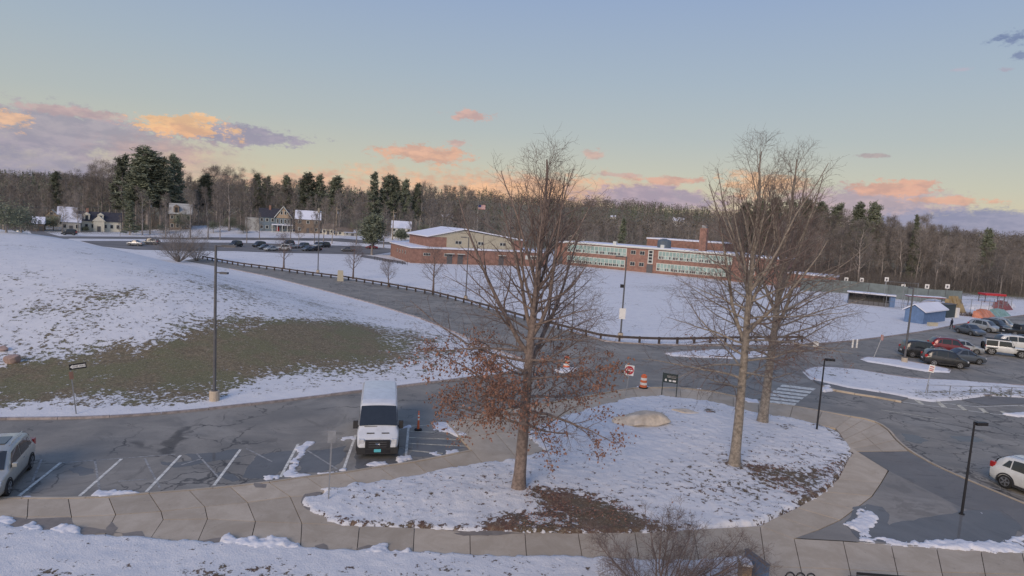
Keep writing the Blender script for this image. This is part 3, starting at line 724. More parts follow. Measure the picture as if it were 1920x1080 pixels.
# ------------------------------------------------------------------ trees
def chains_to_mesh(levels, sides):
    Vs, Fs, off = [], [], 0
    for (P, Rd), S in zip(levels, sides):
        n, K, _ = P.shape
        Tn = np.empty_like(P); Tn[:, 1:-1] = P[:, 2:]-P[:, :-2]; Tn[:, 0] = P[:, 1]-P[:, 0]; Tn[:, -1] = P[:, -1]-P[:, -2]
        Tn /= np.linalg.norm(Tn, axis=2, keepdims=True)+1e-9
        ov = (P[:, -1]-P[:, 0]); ov /= np.linalg.norm(ov, axis=1, keepdims=True)+1e-9
        ref = np.where(np.abs(ov[:, 2:3]) < .9, np.array([[0, 0, 1.]]), np.array([[1., 0, 0]]))[:, None, :]
        U = np.cross(Tn, ref); U /= np.linalg.norm(U, axis=2, keepdims=True)+1e-9; W = np.cross(Tn, U)
        an = np.arange(S)*2*np.pi/S
        V = P[:, :, None, :]+(U[:, :, None, :]*np.cos(an)[None, None, :, None]+W[:, :, None, :]*np.sin(an)[None, None, :, None])*Rd[:, :, None, None]
        Vs.append(V.reshape(-1, 3))
        b = (np.arange(n)*K*S)[:, None, None]+(np.arange(K-1)*S)[None, :, None]; k = np.arange(S)[None, None, :]; k2 = (k+1) % S
        F = np.stack([b+k, b+k2, b+k2+S, b+k+S], -1).reshape(-1, 4)+off
        Fs.append(F); off += n*K*S
    return np.concatenate(Vs), np.concatenate(Fs)
def np_mesh(name, V, F, m, smooth=True):
    me = bpy.data.meshes.new(name); me.vertices.add(len(V)); me.vertices.foreach_set('co', V.astype(np.float32).ravel())
    me.loops.add(F.size); me.loops.foreach_set('vertex_index', F.astype(np.int32).ravel()); k = F.shape[1]
    me.polygons.add(len(F)); me.polygons.foreach_set('loop_start', np.arange(0, F.size, k, dtype=np.int32)); me.update(calc_edges=True)
    me.polygons.foreach_set('use_smooth', np.full(len(F), smooth)); me.materials.append(m); return me
def grow(P, Rd, rng, n, t0, t1, length, angle, up, K, jit=.12, rfac=.55, tip=.25, whorl=True, rmin=.004):
    """n children on each parent chain; length(t), angle(t) in radians, up(t): curvature to the sky"""
    N_, Kp, _ = P.shape
    t = (np.arange(n)[None, :]+rng.uniform(.1, .9, (N_, n)))/n*(t1-t0)+t0
    f = t*(Kp-1); i = np.clip(f.astype(int), 0, Kp-2); fr = (f-i)[..., None]; ar = np.arange(N_)[:, None]
    B = P[ar, i]*(1-fr)+P[ar, i+1]*fr; Tg = P[ar, i+1]-P[ar, i]; Tg /= np.linalg.norm(Tg, axis=2, keepdims=True)+1e-9
    r0 = (Rd[ar, i]*(1-fr[..., 0])+Rd[ar, i+1]*fr[..., 0])
    az_ = rng.uniform(0, 2*np.pi, (N_, 1))+np.arange(n)[None, :]*2.4+rng.uniform(-.5, .5, (N_, n))
    ref = np.where(np.abs(Tg[..., 2:3]) < .9, np.array([0, 0, 1.]), np.array([1., 0, 0]))
    U = np.cross(Tg, ref); U /= np.linalg.norm(U, axis=2, keepdims=True); W = np.cross(Tg, U)
    pr = U*np.cos(az_)[..., None]+W*np.sin(az_)[..., None]
    a = angle(t)+rng.uniform(-.15, .15, t.shape); d = Tg*np.cos(a)[..., None]+pr*np.sin(a)[..., None]
    L = length(t)*rng.uniform(.7, 1.2, t.shape); u = up(t)
    if isinstance(u, (int, float)): u = np.full(t.shape, float(u))
    pts = [B]; 
    for k in range(K-1):
        pts.append(pts[-1]+d*(L/(K-1))[..., None])
        d = d+np.array([0, 0, 1.])*(u/(K-1))[..., None]+rng.normal(0, jit, d.shape); d /= np.linalg.norm(d, axis=2, keepdims=True)
    Q = np.stack(pts, 2).reshape(-1, K, 3)
    rb = np.maximum(rmin, np.minimum(r0*rfac, L*.018+.003)).reshape(-1, 1)
    return Q, rb*np.linspace(1, tip, K)[None, :]
def trunk(rng, h, r, K=14, lean=(0, 0), wob=.05, tip=.12, flare=1.35):
    z = np.linspace(0, 1, K); w = np.cumsum(rng.normal(0, wob, (K, 2)), 0)*z[:, None]
    P = np.stack([lean[0]*z*h+w[:, 0], lean[1]*z*h+w[:, 1], z*h], 1)[None]
    R_t = r*((1-z)*(1-tip)+tip); R_t = R_t*(1+(flare-1)*np.exp(-z*h/.35)); P[0, 0, 2] = -.25
    return P, R_t[None]
def make_tree_parts(root, levels, sides, nt_, mt, mtw):
    V, F = chains_to_mesh(levels[:1], sides[:1]); link('trunk', np_mesh('trunk', V, F, mt), root)
    V, F = chains_to_mesh(levels[1:nt_], sides[1:nt_]); link('limbs', np_mesh('limbs', V, F, mt), root)
    V, F = chains_to_mesh(levels[nt_:], sides[nt_:]); tag(link('crown', np_mesh('crown', V, F, mtw), root), kind='stuff')
def leaves(root, P, n, rng, m, size=.13, zr=(0, 99), name='leaves', cond=None):
    pts = P.reshape(-1, 3); ok = (pts[:, 2] > zr[0]) & (pts[:, 2] < zr[1])
    if cond is not None: ok &= cond(pts)
    pts = pts[ok]; cl = fbm(pts[:, 0]*.9+50, pts[:, 1]*.9+pts[:, 2]*.7+50, 3); pts = pts[cl > .47]
    if len(pts) == 0: return
    c = pts[rng.randint(0, len(pts), n)]+rng.normal(0, .07, (n, 3)); c[:, 2] -= rng.uniform(0, .08, n)
    a = rng.normal(0, 1, (n, 3)); a[:, 2] -= .7; a /= np.linalg.norm(a, axis=1, keepdims=True)
    b = np.cross(a, rng.normal(0, 1, (n, 3))); b /= np.linalg.norm(b, axis=1, keepdims=True); k = np.cross(a, b)
    s = (size*rng.uniform(.6, 1.25, n))[:, None]
    V = np.stack([c, c+a*s*.5+b*s*.33+k*s*.10, c+a*s*1.0, c+a*s*.5-b*s*.33+k*s*.10], 1).reshape(-1, 3)
    F = np.arange(n*4).reshape(-1, 4); F = np.concatenate([F[:, [0, 1, 2]], F[:, [0, 2, 3]]])
    tag(link(name, np_mesh(name, V, F, m, False), root), kind='stuff')
M_leaf = simple('rust_oak_leaves', (.235,.125,.088), .75, var=.5, scale=9)
M_leaf2 = simple('tan_leaves', (.30,.17,.10), .75, var=.4, scale=9)

def big_tree(name, label, px, h, r, seed, lean, low, wide, leafn, leafz, leaders, ang0=1.5, m=M_bark, group=None, t_start=.26, lowlen=4.6):
    rng = np.random.RandomState(seed); g = G(*px, lift=.18)
    root = thing(name, label, 'tree', (g.x, g.y, .2), 0, group)
    t0 = trunk(rng, h, r, 20, lean, .05)
    # ascending leaders from the upper half, drooping laterals lower
    lead = grow(*t0, rng, leaders, .36, .74, lambda t: h*(.98-t)*.92, lambda t: .62-.25*t, lambda t: .55, 9, .06, .62, .2)
    lat = grow(*t0, rng, low, t_start, .62, lambda t: wide*(1.05-.55*np.abs(t-.42)/.3), lambda t: ang0-1.1*(t-t_start), lambda t: .10+.5*(t-.3), 9, .10, .34, .15)
    upl = grow(*t0, rng, 13, .55, .97, lambda t: h*(1.03-t)*.62+.3, lambda t: .75-.3*t, lambda t: .6, 7, .08, .5, .18)
    B1 = [lead, lat, upl]
    B2 = [grow(*lead, rng, 11, .12, .95, lambda t: 2.9*(1.1-t)+.4, lambda t: .62+0*t, lambda t: .45, 6, .12, .5, .25),
          grow(*lat, rng, 11, .2, .97, lambda t: 2.1*(1.15-t)+.3, lambda t: .8+0*t, lambda t: .10, 6, .14, .5, .25),
          grow(*upl, rng, 7, .2, .95, lambda t: 1.7*(1.1-t)+.3, lambda t: .6+0*t, lambda t: .45, 5, .12, .5, .3)]
    B3 = [grow(*b, rng, 4, .15, .97, lambda t: .95*(1.2-t)+.15, lambda t: .75+0*t, lambda t: .25, 5, .16, .55, .35, rmin=.006) for b in B2]
    B4 = [grow(*b, rng, 2, .2, .95, lambda t: .38+0*t, lambda t: .8+0*t, lambda t: .2, 3, .15, .6, .5, rmin=.0045) for b in B3]
    V, F = chains_to_mesh([t0], [14]); link('trunk', np_mesh('trunk', V, F, m), root)
    V, F = chains_to_mesh(B1, [7]*3)
    link('limbs', np_mesh('limbs', V, F, m), root)
    V, F = chains_to_mesh(B2+B3+B4, [4]*3+[3]*6); tag(link('crown', np_mesh('crown', V, F, M_twig), root), kind='stuff')
    if leafn:
        allp = np.concatenate([B3[1][0][:, 2:].reshape(-1, 3), B4[1][0].reshape(-1, 3), B4[0][0].reshape(-1, 3)])
        leaves(root, allp, leafn, rng, M_leaf, .135, leafz)
    return root
big_tree('oak_tree', 'large oak with rusty brown leaves on its low boughs, nearest tree on the snowy island', (972,920), 14.8, .29, 11, (.015,-.01), 34, 5.0, 6500, (.9,6.8), 9, 1.62, t_start=.2)
big_tree('bare_tree', 'tall leafless tree with a pale straight trunk, nearer of the right-hand pair', (1376,877), 16.3, .27, 23, (.0,.0), 26, 5.6, 0, (0,0), 8, 1.45, M_bark2, t_start=.26)
big_tree('bare_tree', 'leaning leafless tree with a tuft of rusty leaves, farther of the right-hand pair', (1429,794), 17.0, .31, 31, (.03,.0), 30, 6.6, 420, (2.0,5.5), 9, 1.4, M_bark2, t_start=.24)

def litter(regions, n, seed, z):
    rng = np.random.RandomState(seed); cs = []
    for pl, w in regions:
        P = [flatP(*p, z=.2) for p in pl]; X0, X1 = min(p[0] for p in P), max(p[0] for p in P); Y0, Y1 = min(p[1] for p in P), max(p[1] for p in P)
        x = rng.uniform(X0, X1, n*w*3); y = rng.uniform(Y0, Y1, n*w*3); ok = np_inside(x, y, P) & (fbm(x*1.4+3, y*1.4, 3) > .47); cs.append(np.stack([x[ok], y[ok]], 1)[:n*w])
    c2 = np.concatenate(cs); k = len(c2); c = np.concatenate([c2, np.full((k, 1), z)+rng.uniform(0, .06, (k, 1))], 1)
    a = rng.normal(0, 1, (k, 3)); a[:, 2] *= .3; a /= np.linalg.norm(a, axis=1, keepdims=True); b = np.cross(a, np.array([0, 0, 1.])+rng.normal(0, .3, (k, 3))); b /= np.linalg.norm(b, axis=1, keepdims=True)
    s = rng.uniform(.03, .065, (k, 1)); V = np.stack([c-a*s, c+b*s*.5, c+a*s, c-b*s*.5], 1).reshape(-1, 3)
    tag(link('fallen_leaves', np_mesh('fallen_leaves', V, np.arange(4*k).reshape(-1, 4), M_leaf, False)), 'rusty fallen leaves scattered round the trees on the snowy island', 'leaf litter', kind='stuff')
litter([([(985,918),(1060,920),(1150,945),(1230,985),(1200,998),(930,997),(930,975),(985,962)], 3), ([(1390,875),(1560,870),(1598,850),(1550,917),(1500,940),(1420,910)], 2), ([(700,910),(1000,870),(1400,880),(1500,800),(1570,850),(1400,970),(750,985)], 1)], 330, 3, .35)
# shrub in the foreground, bottom
def bush(name, label, base, h, w, n, seed, m=M_twig, cat='shrub', sub=(7,4,3), group=None, rbase=.035, zoff=0):
    rng = np.random.RandomState(seed); root = thing(name, label, cat, base, 0, group)
    P = np.zeros((n, 8, 3)); a = rng.uniform(0, 2*np.pi, n); sp = rng.uniform(.2, 1, n)
    z = np.linspace(0, 1, 8)
    P[:, :, 0] = (np.cos(a)*sp)[:, None]*w*(z**.85)[None]+np.cumsum(rng.normal(0, .03*w, (n, 8)), 1)*z
    P[:, :, 1] = (np.sin(a)*sp)[:, None]*w*(z**.85)[None]+np.cumsum(rng.normal(0, .03*w, (n, 8)), 1)*z
    P[:, :, 2] = (h*(1.05-.45*sp**2))[:, None]*z[None]-.1
    Rd = rbase*np.linspace(1, .2, 8)[None]*rng.uniform(.6, 1.1, (n, 1))
    s1 = (P, Rd); s2 = grow(*s1, rng, sub[0], .2, .97, lambda t: h*.42*(1.15-t), lambda t: .8+0*t, lambda t: .3, 6, .16, .6, .25)
    s3 = grow(*s2, rng, sub[1], .15, .97, lambda t: h*.17*(1.2-t), lambda t: .8+0*t, lambda t: .2, 5, .18, .6, .3)
    s4 = grow(*s3, rng, sub[2], .1, .97, lambda t: h*.08+0*t, lambda t: .8+0*t, lambda t: .2, 3, .2, .6, .5)
    V, F = chains_to_mesh([s1], [5]); link('stems', np_mesh('stems', V, F, m), root)
    V, F = chains_to_mesh([s2, s3, s4], [4, 3, 3]); tag(link('crown', np_mesh('crown', V, F, m), root), kind='stuff')
    return root
fb = Vector((5.6, 19.3, .1))
fb = Vector(flatP(1235,1135)+(0.1,))
bush('bare_shrub', 'wide leafless shrub at the bottom edge in front of the sidewalk', fb, 2.55, 4.2, 28, 4, sub=(12,6,4), rbase=.035)

# medium trees seen whole
def small_tree(label, px, h, w, seed, m=M_twig, leafy=0, group=None, lean=0, z=None):
    rng = np.random.RandomState(seed); g = G(*px); root = thing('bare_tree', label, 'tree', g, 0, group)
    t0 = trunk(rng, h*.9, h*.022+.03, 9, (lean, 0), .06)
    l1 = grow(*t0, rng, 14, .25, .95, lambda t: w*(1.15-.7*t), lambda t: .95-.3*t, lambda t: .55, 7, .1, .5, .2)
    l2 = grow(*l1, rng, 8, .2, .97, lambda t: w*.45*(1.15-t), lambda t: .75+0*t, lambda t: .3, 5, .14, .55, .3, rmin=.012)
    l3 = grow(*l2, rng, 5, .15, .97, lambda t: w*.2+0*t, lambda t: .8+0*t, lambda t: .2, 3, .15, .6, .5, rmin=.009)
    make_tree_parts(root, [t0, l1, l2, l3], [7, 5, 3, 3], 2, m, m)
    if leafy: leaves(root, l3[0], leafy, rng, M_leaf2, .3)
    return root
small_tree('slender leafless tree behind the guardrail, beside the row of parked cars', (532,504), 7.2, 3.6, 51)
small_tree('leafless tree with a spreading crown behind the guardrail, right of the far lamp pole', (662,523), 6.8, 3.4, 52)
small_tree('low twiggy tree behind the guardrail, shortest of the row', (728,538), 4.3, 2.6, 53)
small_tree('leafless forked tree behind the guardrail, in front of the low brick wing', (812,550), 7.4, 3.8, 54, lean=.02)
bush('bare_shrub', 'big clump of leafless brown shrubs where the driveway meets the mound', G(335,491), 7.5, 7.2, 46, 8, sub=(9,6,3), m=M_twigf, rbase=.06)
bush('bare_shrub', 'smaller rounded brown shrub at the right side of the big leafless clump', G(368,489), 4.6, 4.2, 26, 9, sub=(8,5,2), m=M_twigf, rbase=.05)

# woodland prototypes: built once, copied as individuals
def wood_proto(seed, h=18.0, spread=4.2, up=.5):
    rng = np.random.RandomState(seed)
    t0 = trunk(rng, h*.93, .24, 9, (rng.uniform(-.04, .04), 0), .25, flare=1.2)
    l1 = grow(*t0, rng, 17, .22, .96, lambda t: spread*(1.25-.8*t), lambda t: .95-.35*t, lambda t: up, 6, .12, .5, .2)
    l2 = grow(*l1, rng, 8, .15, .97, lambda t: spread*.42*(1.2-t), lambda t: .75+0*t, lambda t: .35, 4, .15, .6, .3, rmin=.022)
    l3 = grow(*l2, rng, 9, .05, .98, lambda t: spread*.2+0*t, lambda t: .8+0*t, lambda t: .3, 3, .2, .7, .6, rmin=.021)
    V, F = chains_to_mesh([t0, l1], [6, 4]); a = np_mesh('trunk', V, F, M_trunkf)
    V, F = chains_to_mesh([l2, l3], [3, 3]); b = np_mesh('crown', V, F, M_twigf)
    return a, b
WP = [wood_proto(100+i, spread=s, up=u) for i, (s, u) in enumerate([(4.4,.5),(5.2,.35),(3.6,.7),(4.8,.6),(4.0,.45),(5.6,.5)])]
def tufts(P, n, rng, ln, wd):
    c = P[rng.randint(0, len(P), n)]; c = c+rng.normal(0, ln*.35, c.shape)
    a = rng.normal(0, 1, (n, 3)); a[:, 2] = np.abs(a[:, 2])*.6; a /= np.linalg.norm(a, axis=1, keepdims=True)
    b = np.cross(a, rng.normal(0, 1, (n, 3))); b /= np.linalg.norm(b, axis=1, keepdims=True)
    s = rng.uniform(.6, 1.3, n)[:, None]
    V = np.stack([c-b*wd*s, c+b*wd*s, c+a*ln*s+b*wd*.5*s, c+a*ln*s-b*wd*.5*s], 1).reshape(-1, 3)
    return V, np.arange(n*4).reshape(-1, 4)
def pine_proto(seed, kind='pine', h=20.0):
    rng = np.random.RandomState(seed); t0 = trunk(rng, h, .28, 8, (0, 0), .12, flare=1.1)
    if kind == 'pine':
        l1 = grow(*t0, rng, 34, .28, .98, lambda t: 3.9*(1.12-t)**.7*(.55+.9*fbm(t*9+seed, t*0+seed, 2)), lambda t: 1.35-.35*t, lambda t: .45, 5, .1, .3, .3)
        l2 = grow(*l1, rng, 6, .35, .98, lambda t: 1.1+0*t, lambda t: .8+0*t, lambda t: .5, 3, .1, .5, .5)
        n = 7500
    else:
        l1 = grow(*t0, rng, 46, .08, .99, lambda t: 3.7*(1.03-t)+.15, lambda t: 1.7-.5*t, lambda t: .25, 5, .05, .25, .3)
        l2 = grow(*l1, rng, 6, .2, .98, lambda t: .7+0*t, lambda t: .8+0*t, lambda t: -.1, 3, .1, .5, .5)
        n = 8000
    V, F = chains_to_mesh([t0, l1], [6, 3]); a = np_mesh('trunk', V, F, M_trunkf)
    pts = np.concatenate([l2[0].reshape(-1, 3), l1[0][:, 2:].reshape(-1, 3)])
    V, F = tufts(pts, n, rng, .55, .085); b = np_mesh('crown', V, F, M_needle, False)
    return a, b
PP = [pine_proto(200), pine_proto(201), pine_proto(202), pine_proto(203, 'spruce'), pine_proto(204, 'spruce')]
def put(proto, name, loc, s, sx, rz, label, group, tall):
    root = thing(name, label, 'tree', loc, rz, group); root.scale = (sx, sx, s)
    for nm, me in zip(('trunk', 'crown'), proto):
        o = link(nm, me, root)
    return root
def top_h(px, py, Y):
    """tree height whose tip shows at pixel row py when it stands at depth Y"""
    hy = 415+.06*(px-960); x = (px-960)/FPX*Y; return H+(hy-py)*Y/FPX-Tz(x, Y)
RW = random.Random(77)
NIND = [0]
MARKS = {'L': [(-80,'at the far left edge of the photo'),(60,'above the far left houses'),(150,'behind the white cape house'),(235,'under the tallest pines'),(330,'behind the gabled shingle house'),(410,'left of the blue Victorian house'),(500,'behind the blue Victorian house'),(575,'behind the snow-roofed shingle house'),(640,'behind the cream garage'),(700,'below the pointed spruce'),(765,'behind the snow-roofed white house'),(835,'behind the gym roof')],
 'C': [(860,'behind the flagpole'),(935,'behind the upper half of the oak'),(1020,'behind the link between gym and school'),(1110,'over the left end of the brick school'),(1200,'over the roof ventilator of the school'),(1290,'behind the brick chimney'),(1370,'left of the two tall bare trees')],
 'R': [(1330,'behind the two tall bare island trees'),(1480,'right of the leaning island tree'),(1560,'behind the left end of the dugout'),(1640,'behind the right end of the dugout'),(1720,'behind the blue shed'),(1790,'behind the dark kiosk'),(1850,'behind the shade canopy'),(1920,'at the far right edge of the photo')]}
def zone_label(z, px, Y):
    best = min(MARKS[z], key=lambda m: abs(m[0]-px)); row = {'L': 262, 'C': 282, 'R': 204}[z]
    return ('front-row' if Y < row else 'back-row')+' bare tree in the wood '+best[1]
def wood(px, ytop, Y, group, label, kind='bare', width=1.0, name=None):
    if label in MARKS: label = zone_label(label, px, Y)
    x = (px-960)/FPX*Y; h = max(5.0, top_h(px, ytop, Y)); z = Tz(x, Y)-.2
    pr = WP[RW.randrange(6)] if kind == 'bare' else PP[RW.randrange(3)] if kind == 'pine' else PP[3+RW.randrange(2)]
    base = 18.0 if kind == 'bare' else 20.0
    s = h/base; NIND[0] += 1
    return put(pr, name or {'bare': 'bare_tree', 'pine': 'pine_tree', 'spruce': 'spruce_tree'}[kind], (x, Y, z), s, s*width*RW.uniform(.9, 1.15)*(1.0 if h > 12 else 1.15), RW.uniform(0, 6.28), label, group, h)
# skyline helpers: interpolated height of the tree tops
def interp(tab, x):
    for (x0, y0), (x1, y1) in zip(tab[:-1], tab[1:]):
        if x0 <= x <= x1: return y0+(y1-y0)*(x-x0)/(x1-x0)
    return tab[0][1] if x < tab[0][0] else tab[-1][1]
sky_l = [(-60,330),(40,330),(110,324),(160,306),(215,302),(260,322),(340,326),(400,314),(440,311),(475,326),(560,332),(640,340),(700,352),(780,344),(850,346),(880,362),(960,388),(1080,392),(1300,400)]
sky_r = [(1290,415),(1360,400),(1440,392),(1560,388),(1640,402),(1700,402),(1760,415),(1810,437),(1860,447),(1940,452),(2000,460)]
GL = 'bare trees behind the houses on the left'; LL = 'L'
for i in range(64):
    px = -60+i*15.0+RW.uniform(-7, 7)
    if px > 880: break
    wood(px, interp(sky_l, px)+RW.uniform(-7, 20), RW.uniform(262, 300), GL, LL)
for i in range(34):
    px = -40+i*27+RW.uniform(-9, 9)
    wood(px, interp(sky_l, px)+RW.uniform(22, 45), RW.uniform(246, 262), GL, LL)
GC = 'bare trees behind the brick school'; LC = 'C'
for i in range(46):
    px = 860+i*11+RW.uniform(-6, 6)
    wood(px, interp([(860,372),(920,392),(1060,402),(1150,404),(1250,404),(1340,400),(1380,396)], px)+RW.uniform(0, 20), RW.uniform(235, 330), GC, LC)
GR = 'bare trees in the wood on the right'; LR = 'R'
for i in range(62):
    px = 1330+i*10.5+RW.uniform(-6, 6)
    wood(px, interp(sky_r, px)+RW.uniform(-6, 18), RW.uniform(205, 245), GR, LR)
for i in range(50):
    px = 1460+i*10+RW.uniform(-6, 6)
    wood(px, interp(sky_r, px)+RW.uniform(14, 50), RW.uniform(178, 204), GR, LR)
for px, yt, Y, lb in [(-12,352,214,'bare street tree cut by the left edge of the photo'),(44,358,222,'bare street tree second from the left edge, before the dark corner house'),(14,346,232,'taller bare street tree just inside the left edge'),(140,372,216,'bare street tree between the grey cottage and the white cape house'),(88,362,226,'bare street tree over the roof of the grey cottage'),(240,388,218,'bare street tree at the right corner of the white cape house'),(28,372,215,'slim bare street tree at the far left beside the utility pole'),(74,378,212,'slim bare street tree in front of the pink-beige gabled house'),(112,382,208,'slim bare street tree in front of the grey cottage'),(262,352,214,'bare street tree right of the dark cone-shaped evergreen'),(306,360,212,'bare street tree at the left corner of the gabled shingle house'),(352,356,210,'bare street tree at the right corner of the gabled shingle house'),(408,362,214,'bare street tree right of the gabled shingle house'),(482,392,222,'thin bare tree on the lawn at the left corner of the blue house'),(540,380,220,'thin bare tree at the right corner of the blue house gable'),(602,372,224,'bare street tree in front of the low cream house'),(618,380,222,'bare street tree left of the wooden utility pole by the garage'),(664,378,224,'bare street tree right of the cream garage'),(715,400,220,'bare tree between the two dark evergreens'),(768,392,224,'bare tree at the right corner of the snow-roofed white house'),(800,388,230,'bare tree behind the left eave of the gym roof')]:
    wood(px, yt, Y, 'bare street trees in front of the houses', lb, 'bare', .95)
# single trees one can point at
wood(141, 352, 205, None, 'tall thin leafless tree standing left of the white cape house', 'bare', .8)
wood(220, 400, 200, None, 'leafless tree at the roadside in front of the right end of the white cape house', 'bare', .7)
wood(186, 306, 255, None, 'broad leafless tree rising above the wood left of the tallest pines', 'bare', 1.25)
wood(385, 345, 215, None, 'grey leafless tree between the gabled house and the roadside shrub clump', 'bare', .9)
wood(425, 316, 235, None, 'tall round-topped leafless tree left of the blue Victorian house', 'bare', 1.1)
wood(458, 380, 205, None, 'small leafless tree at the street just left of the blue Victorian house', 'bare', .8)
wood(585, 362, 205, None, 'leaning leafless tree in front of the wooded house, right of the blue house', 'bare', .7)
wood(556, 388, 200, None, 'slim bare tree in front of the porch end of the blue house', 'bare', .8)
wood(1715, 398, 200, None, 'pale-limbed leafless tree at the crest of the right-hand wood', 'bare', 1.2)
wood(1875, 455, 172, None, 'twisted pale-trunked bare tree at the edge of the wood near the right edge', 'bare', 1.2)
for px, py, Y, kd, lb, w in [
 (272,284,240,'pine','tallest and bulkiest dark pine above the houses on the left',1.9),(250,300,238,'pine','dark pine leaning on the left side of the tallest pine',1.3),(296,302,242,'pine','dark pine close on the right side of the tallest pine',1.4),
 (226,296,246,'pine','narrow dark pine left of the tallest pine group',.95),(323,297,250,'pine','slim ragged pine standing alone right of the tallest pine group',.9),(101,325,270,'pine','small dark pine on the skyline at the far left',.9),
 (238,376,212,'spruce','dark cone-shaped evergreen right of the white cape house',1.1),(380,330,262,'pine','wide dark pine on the skyline above the gabled house',1.3),
 (476,330,272,'pine','pine directly behind the chimney of the blue house, left one of two',.9),(494,334,274,'pine','pine behind the roof of the blue house, right one of two',.9),(530,332,276,'pine','pine on the skyline right of the blue house gable',1.0),
 (570,328,270,'pine','broad pine on the skyline with two tufted tops',1.25),(592,331,272,'pine','ragged pine right beside the broad two-tufted pine',.9),(623,334,268,'pine','round-headed pine standing clear on the skyline',1.25),
 (692,325,262,'spruce','tall pointed spruce, left of the tufted pines',1.0),(717,332,268,'pine','pine with an open tufted top just right of the pointed spruce',1.0),(733,335,270,'pine','second open-topped pine right of the pointed spruce',.95),(750,340,272,'pine','third open-topped pine right of the pointed spruce',.9),(774,347,276,'pine','lowest pine at the right end of the row past the pointed spruce',.9),
 (1160,410,250,'spruce','lone dark evergreen on the wooded slope behind the school',1.1),(1594,385,205,'pine','left one of two pines standing above the wood behind the dugout',.8),(1624,384,207,'pine','right one of two pines standing above the wood behind the dugout',.9),
 (1840,431,215,'pine','lone pine on the low skyline near the right edge',.9),(1706,405,190,'spruce','thin dark spruce in the middle of the right-hand wood',.6)]:
    wood(px, py, Y, None, lb, kd, w)
for k, (px, py) in enumerate([(1385,384),(1410,378),(1440,376),(1470,380),(1500,377),(1530,383),(1555,386)]):
    wood(px, py, 232+k*2, 'dark pines behind the two tall bare trees', 'dark pine in the stand behind the two tall bare island trees', 'pine', 1.2)
# evergreen near the far car park, and hedging round the houses
def evergreen(label, px, h, w, seed, name='evergreen_tree', cat='tree', group=None, round_=True, m=M_needle, tr=.2, n=6500):
    rng = np.random.RandomState(seed); g = G(*px); root = thing(name, label, cat, g, 0, group)
    t0 = trunk(rng, h*.8, tr*h/10+.04, 6, (0, 0), .05); V, F = chains_to_mesh([t0], [6]); link('trunk', np_mesh('trunk', V, F, M_trunkf), root)
    c = rng.normal(0, 1, (60, 3)); c /= np.linalg.norm(c, axis=1, keepdims=True); rr_ = rng.uniform(.35, 1, (60, 1))
    pts = c*rr_*np.array([w*.8, w*.8, h*.36])+np.array([0, 0, h*.6])
    pts = np.repeat(pts, 30, 0)+rng.normal(0, w*.16, (1800, 3)); pts[:, 2] = np.maximum(pts[:, 2], h*(.16 if cat == 'tree' else .05))
    V, F = tufts(pts, n, rng, .45*h/11+.08, .08*h/11+.02); tag(link('crown', np_mesh('crown', V, F, m, False), root), kind='stuff'); return root
evergreen('dark round-headed evergreen in front of the red parked car', (697,478), 12.5, 4.2, 61)
evergreen('dense dark evergreen right of the big evergreen, beside the utility pole', (752,455), 5.0, 3.0, 62)
evergreen('bushy green evergreen at the left of the white house with a snowy roof', (794,452), 6.0, 3.6, 63)
for k, (px, py, h, w, lb) in enumerate([(246,434,3,2.2,'dark rounded bush against the right end of the cape house'),(160,434,1.6,1.4,'small dark bush under the left dormer of the cape house'),(196,434,1.4,1.3,'small dark bush beside the door of the cape house'),
     (340,432,6.5,4.0,'dark evergreen hiding the porch of the gabled house'),(560,430,3.5,2.6,'dark shrub at the right end of the blue house porch'),(575,430,3.0,2.2,'dark shrub second from the blue house porch'),(600,432,3.2,2.6,'dark shrub left of the cream garage'),
     (432,431,4.5,3.4,'brown-green evergreen left of the blue house lawn'),(100,432,5,3.2,'tall dark bush in front of the snowy-roofed house at far left'),(85,430,4,3,'dark bush at the foot of the far left house')]):
    evergreen(lb, (px, py), h, w, 70+k, 'evergreen_shrub', 'shrub', n=2500)

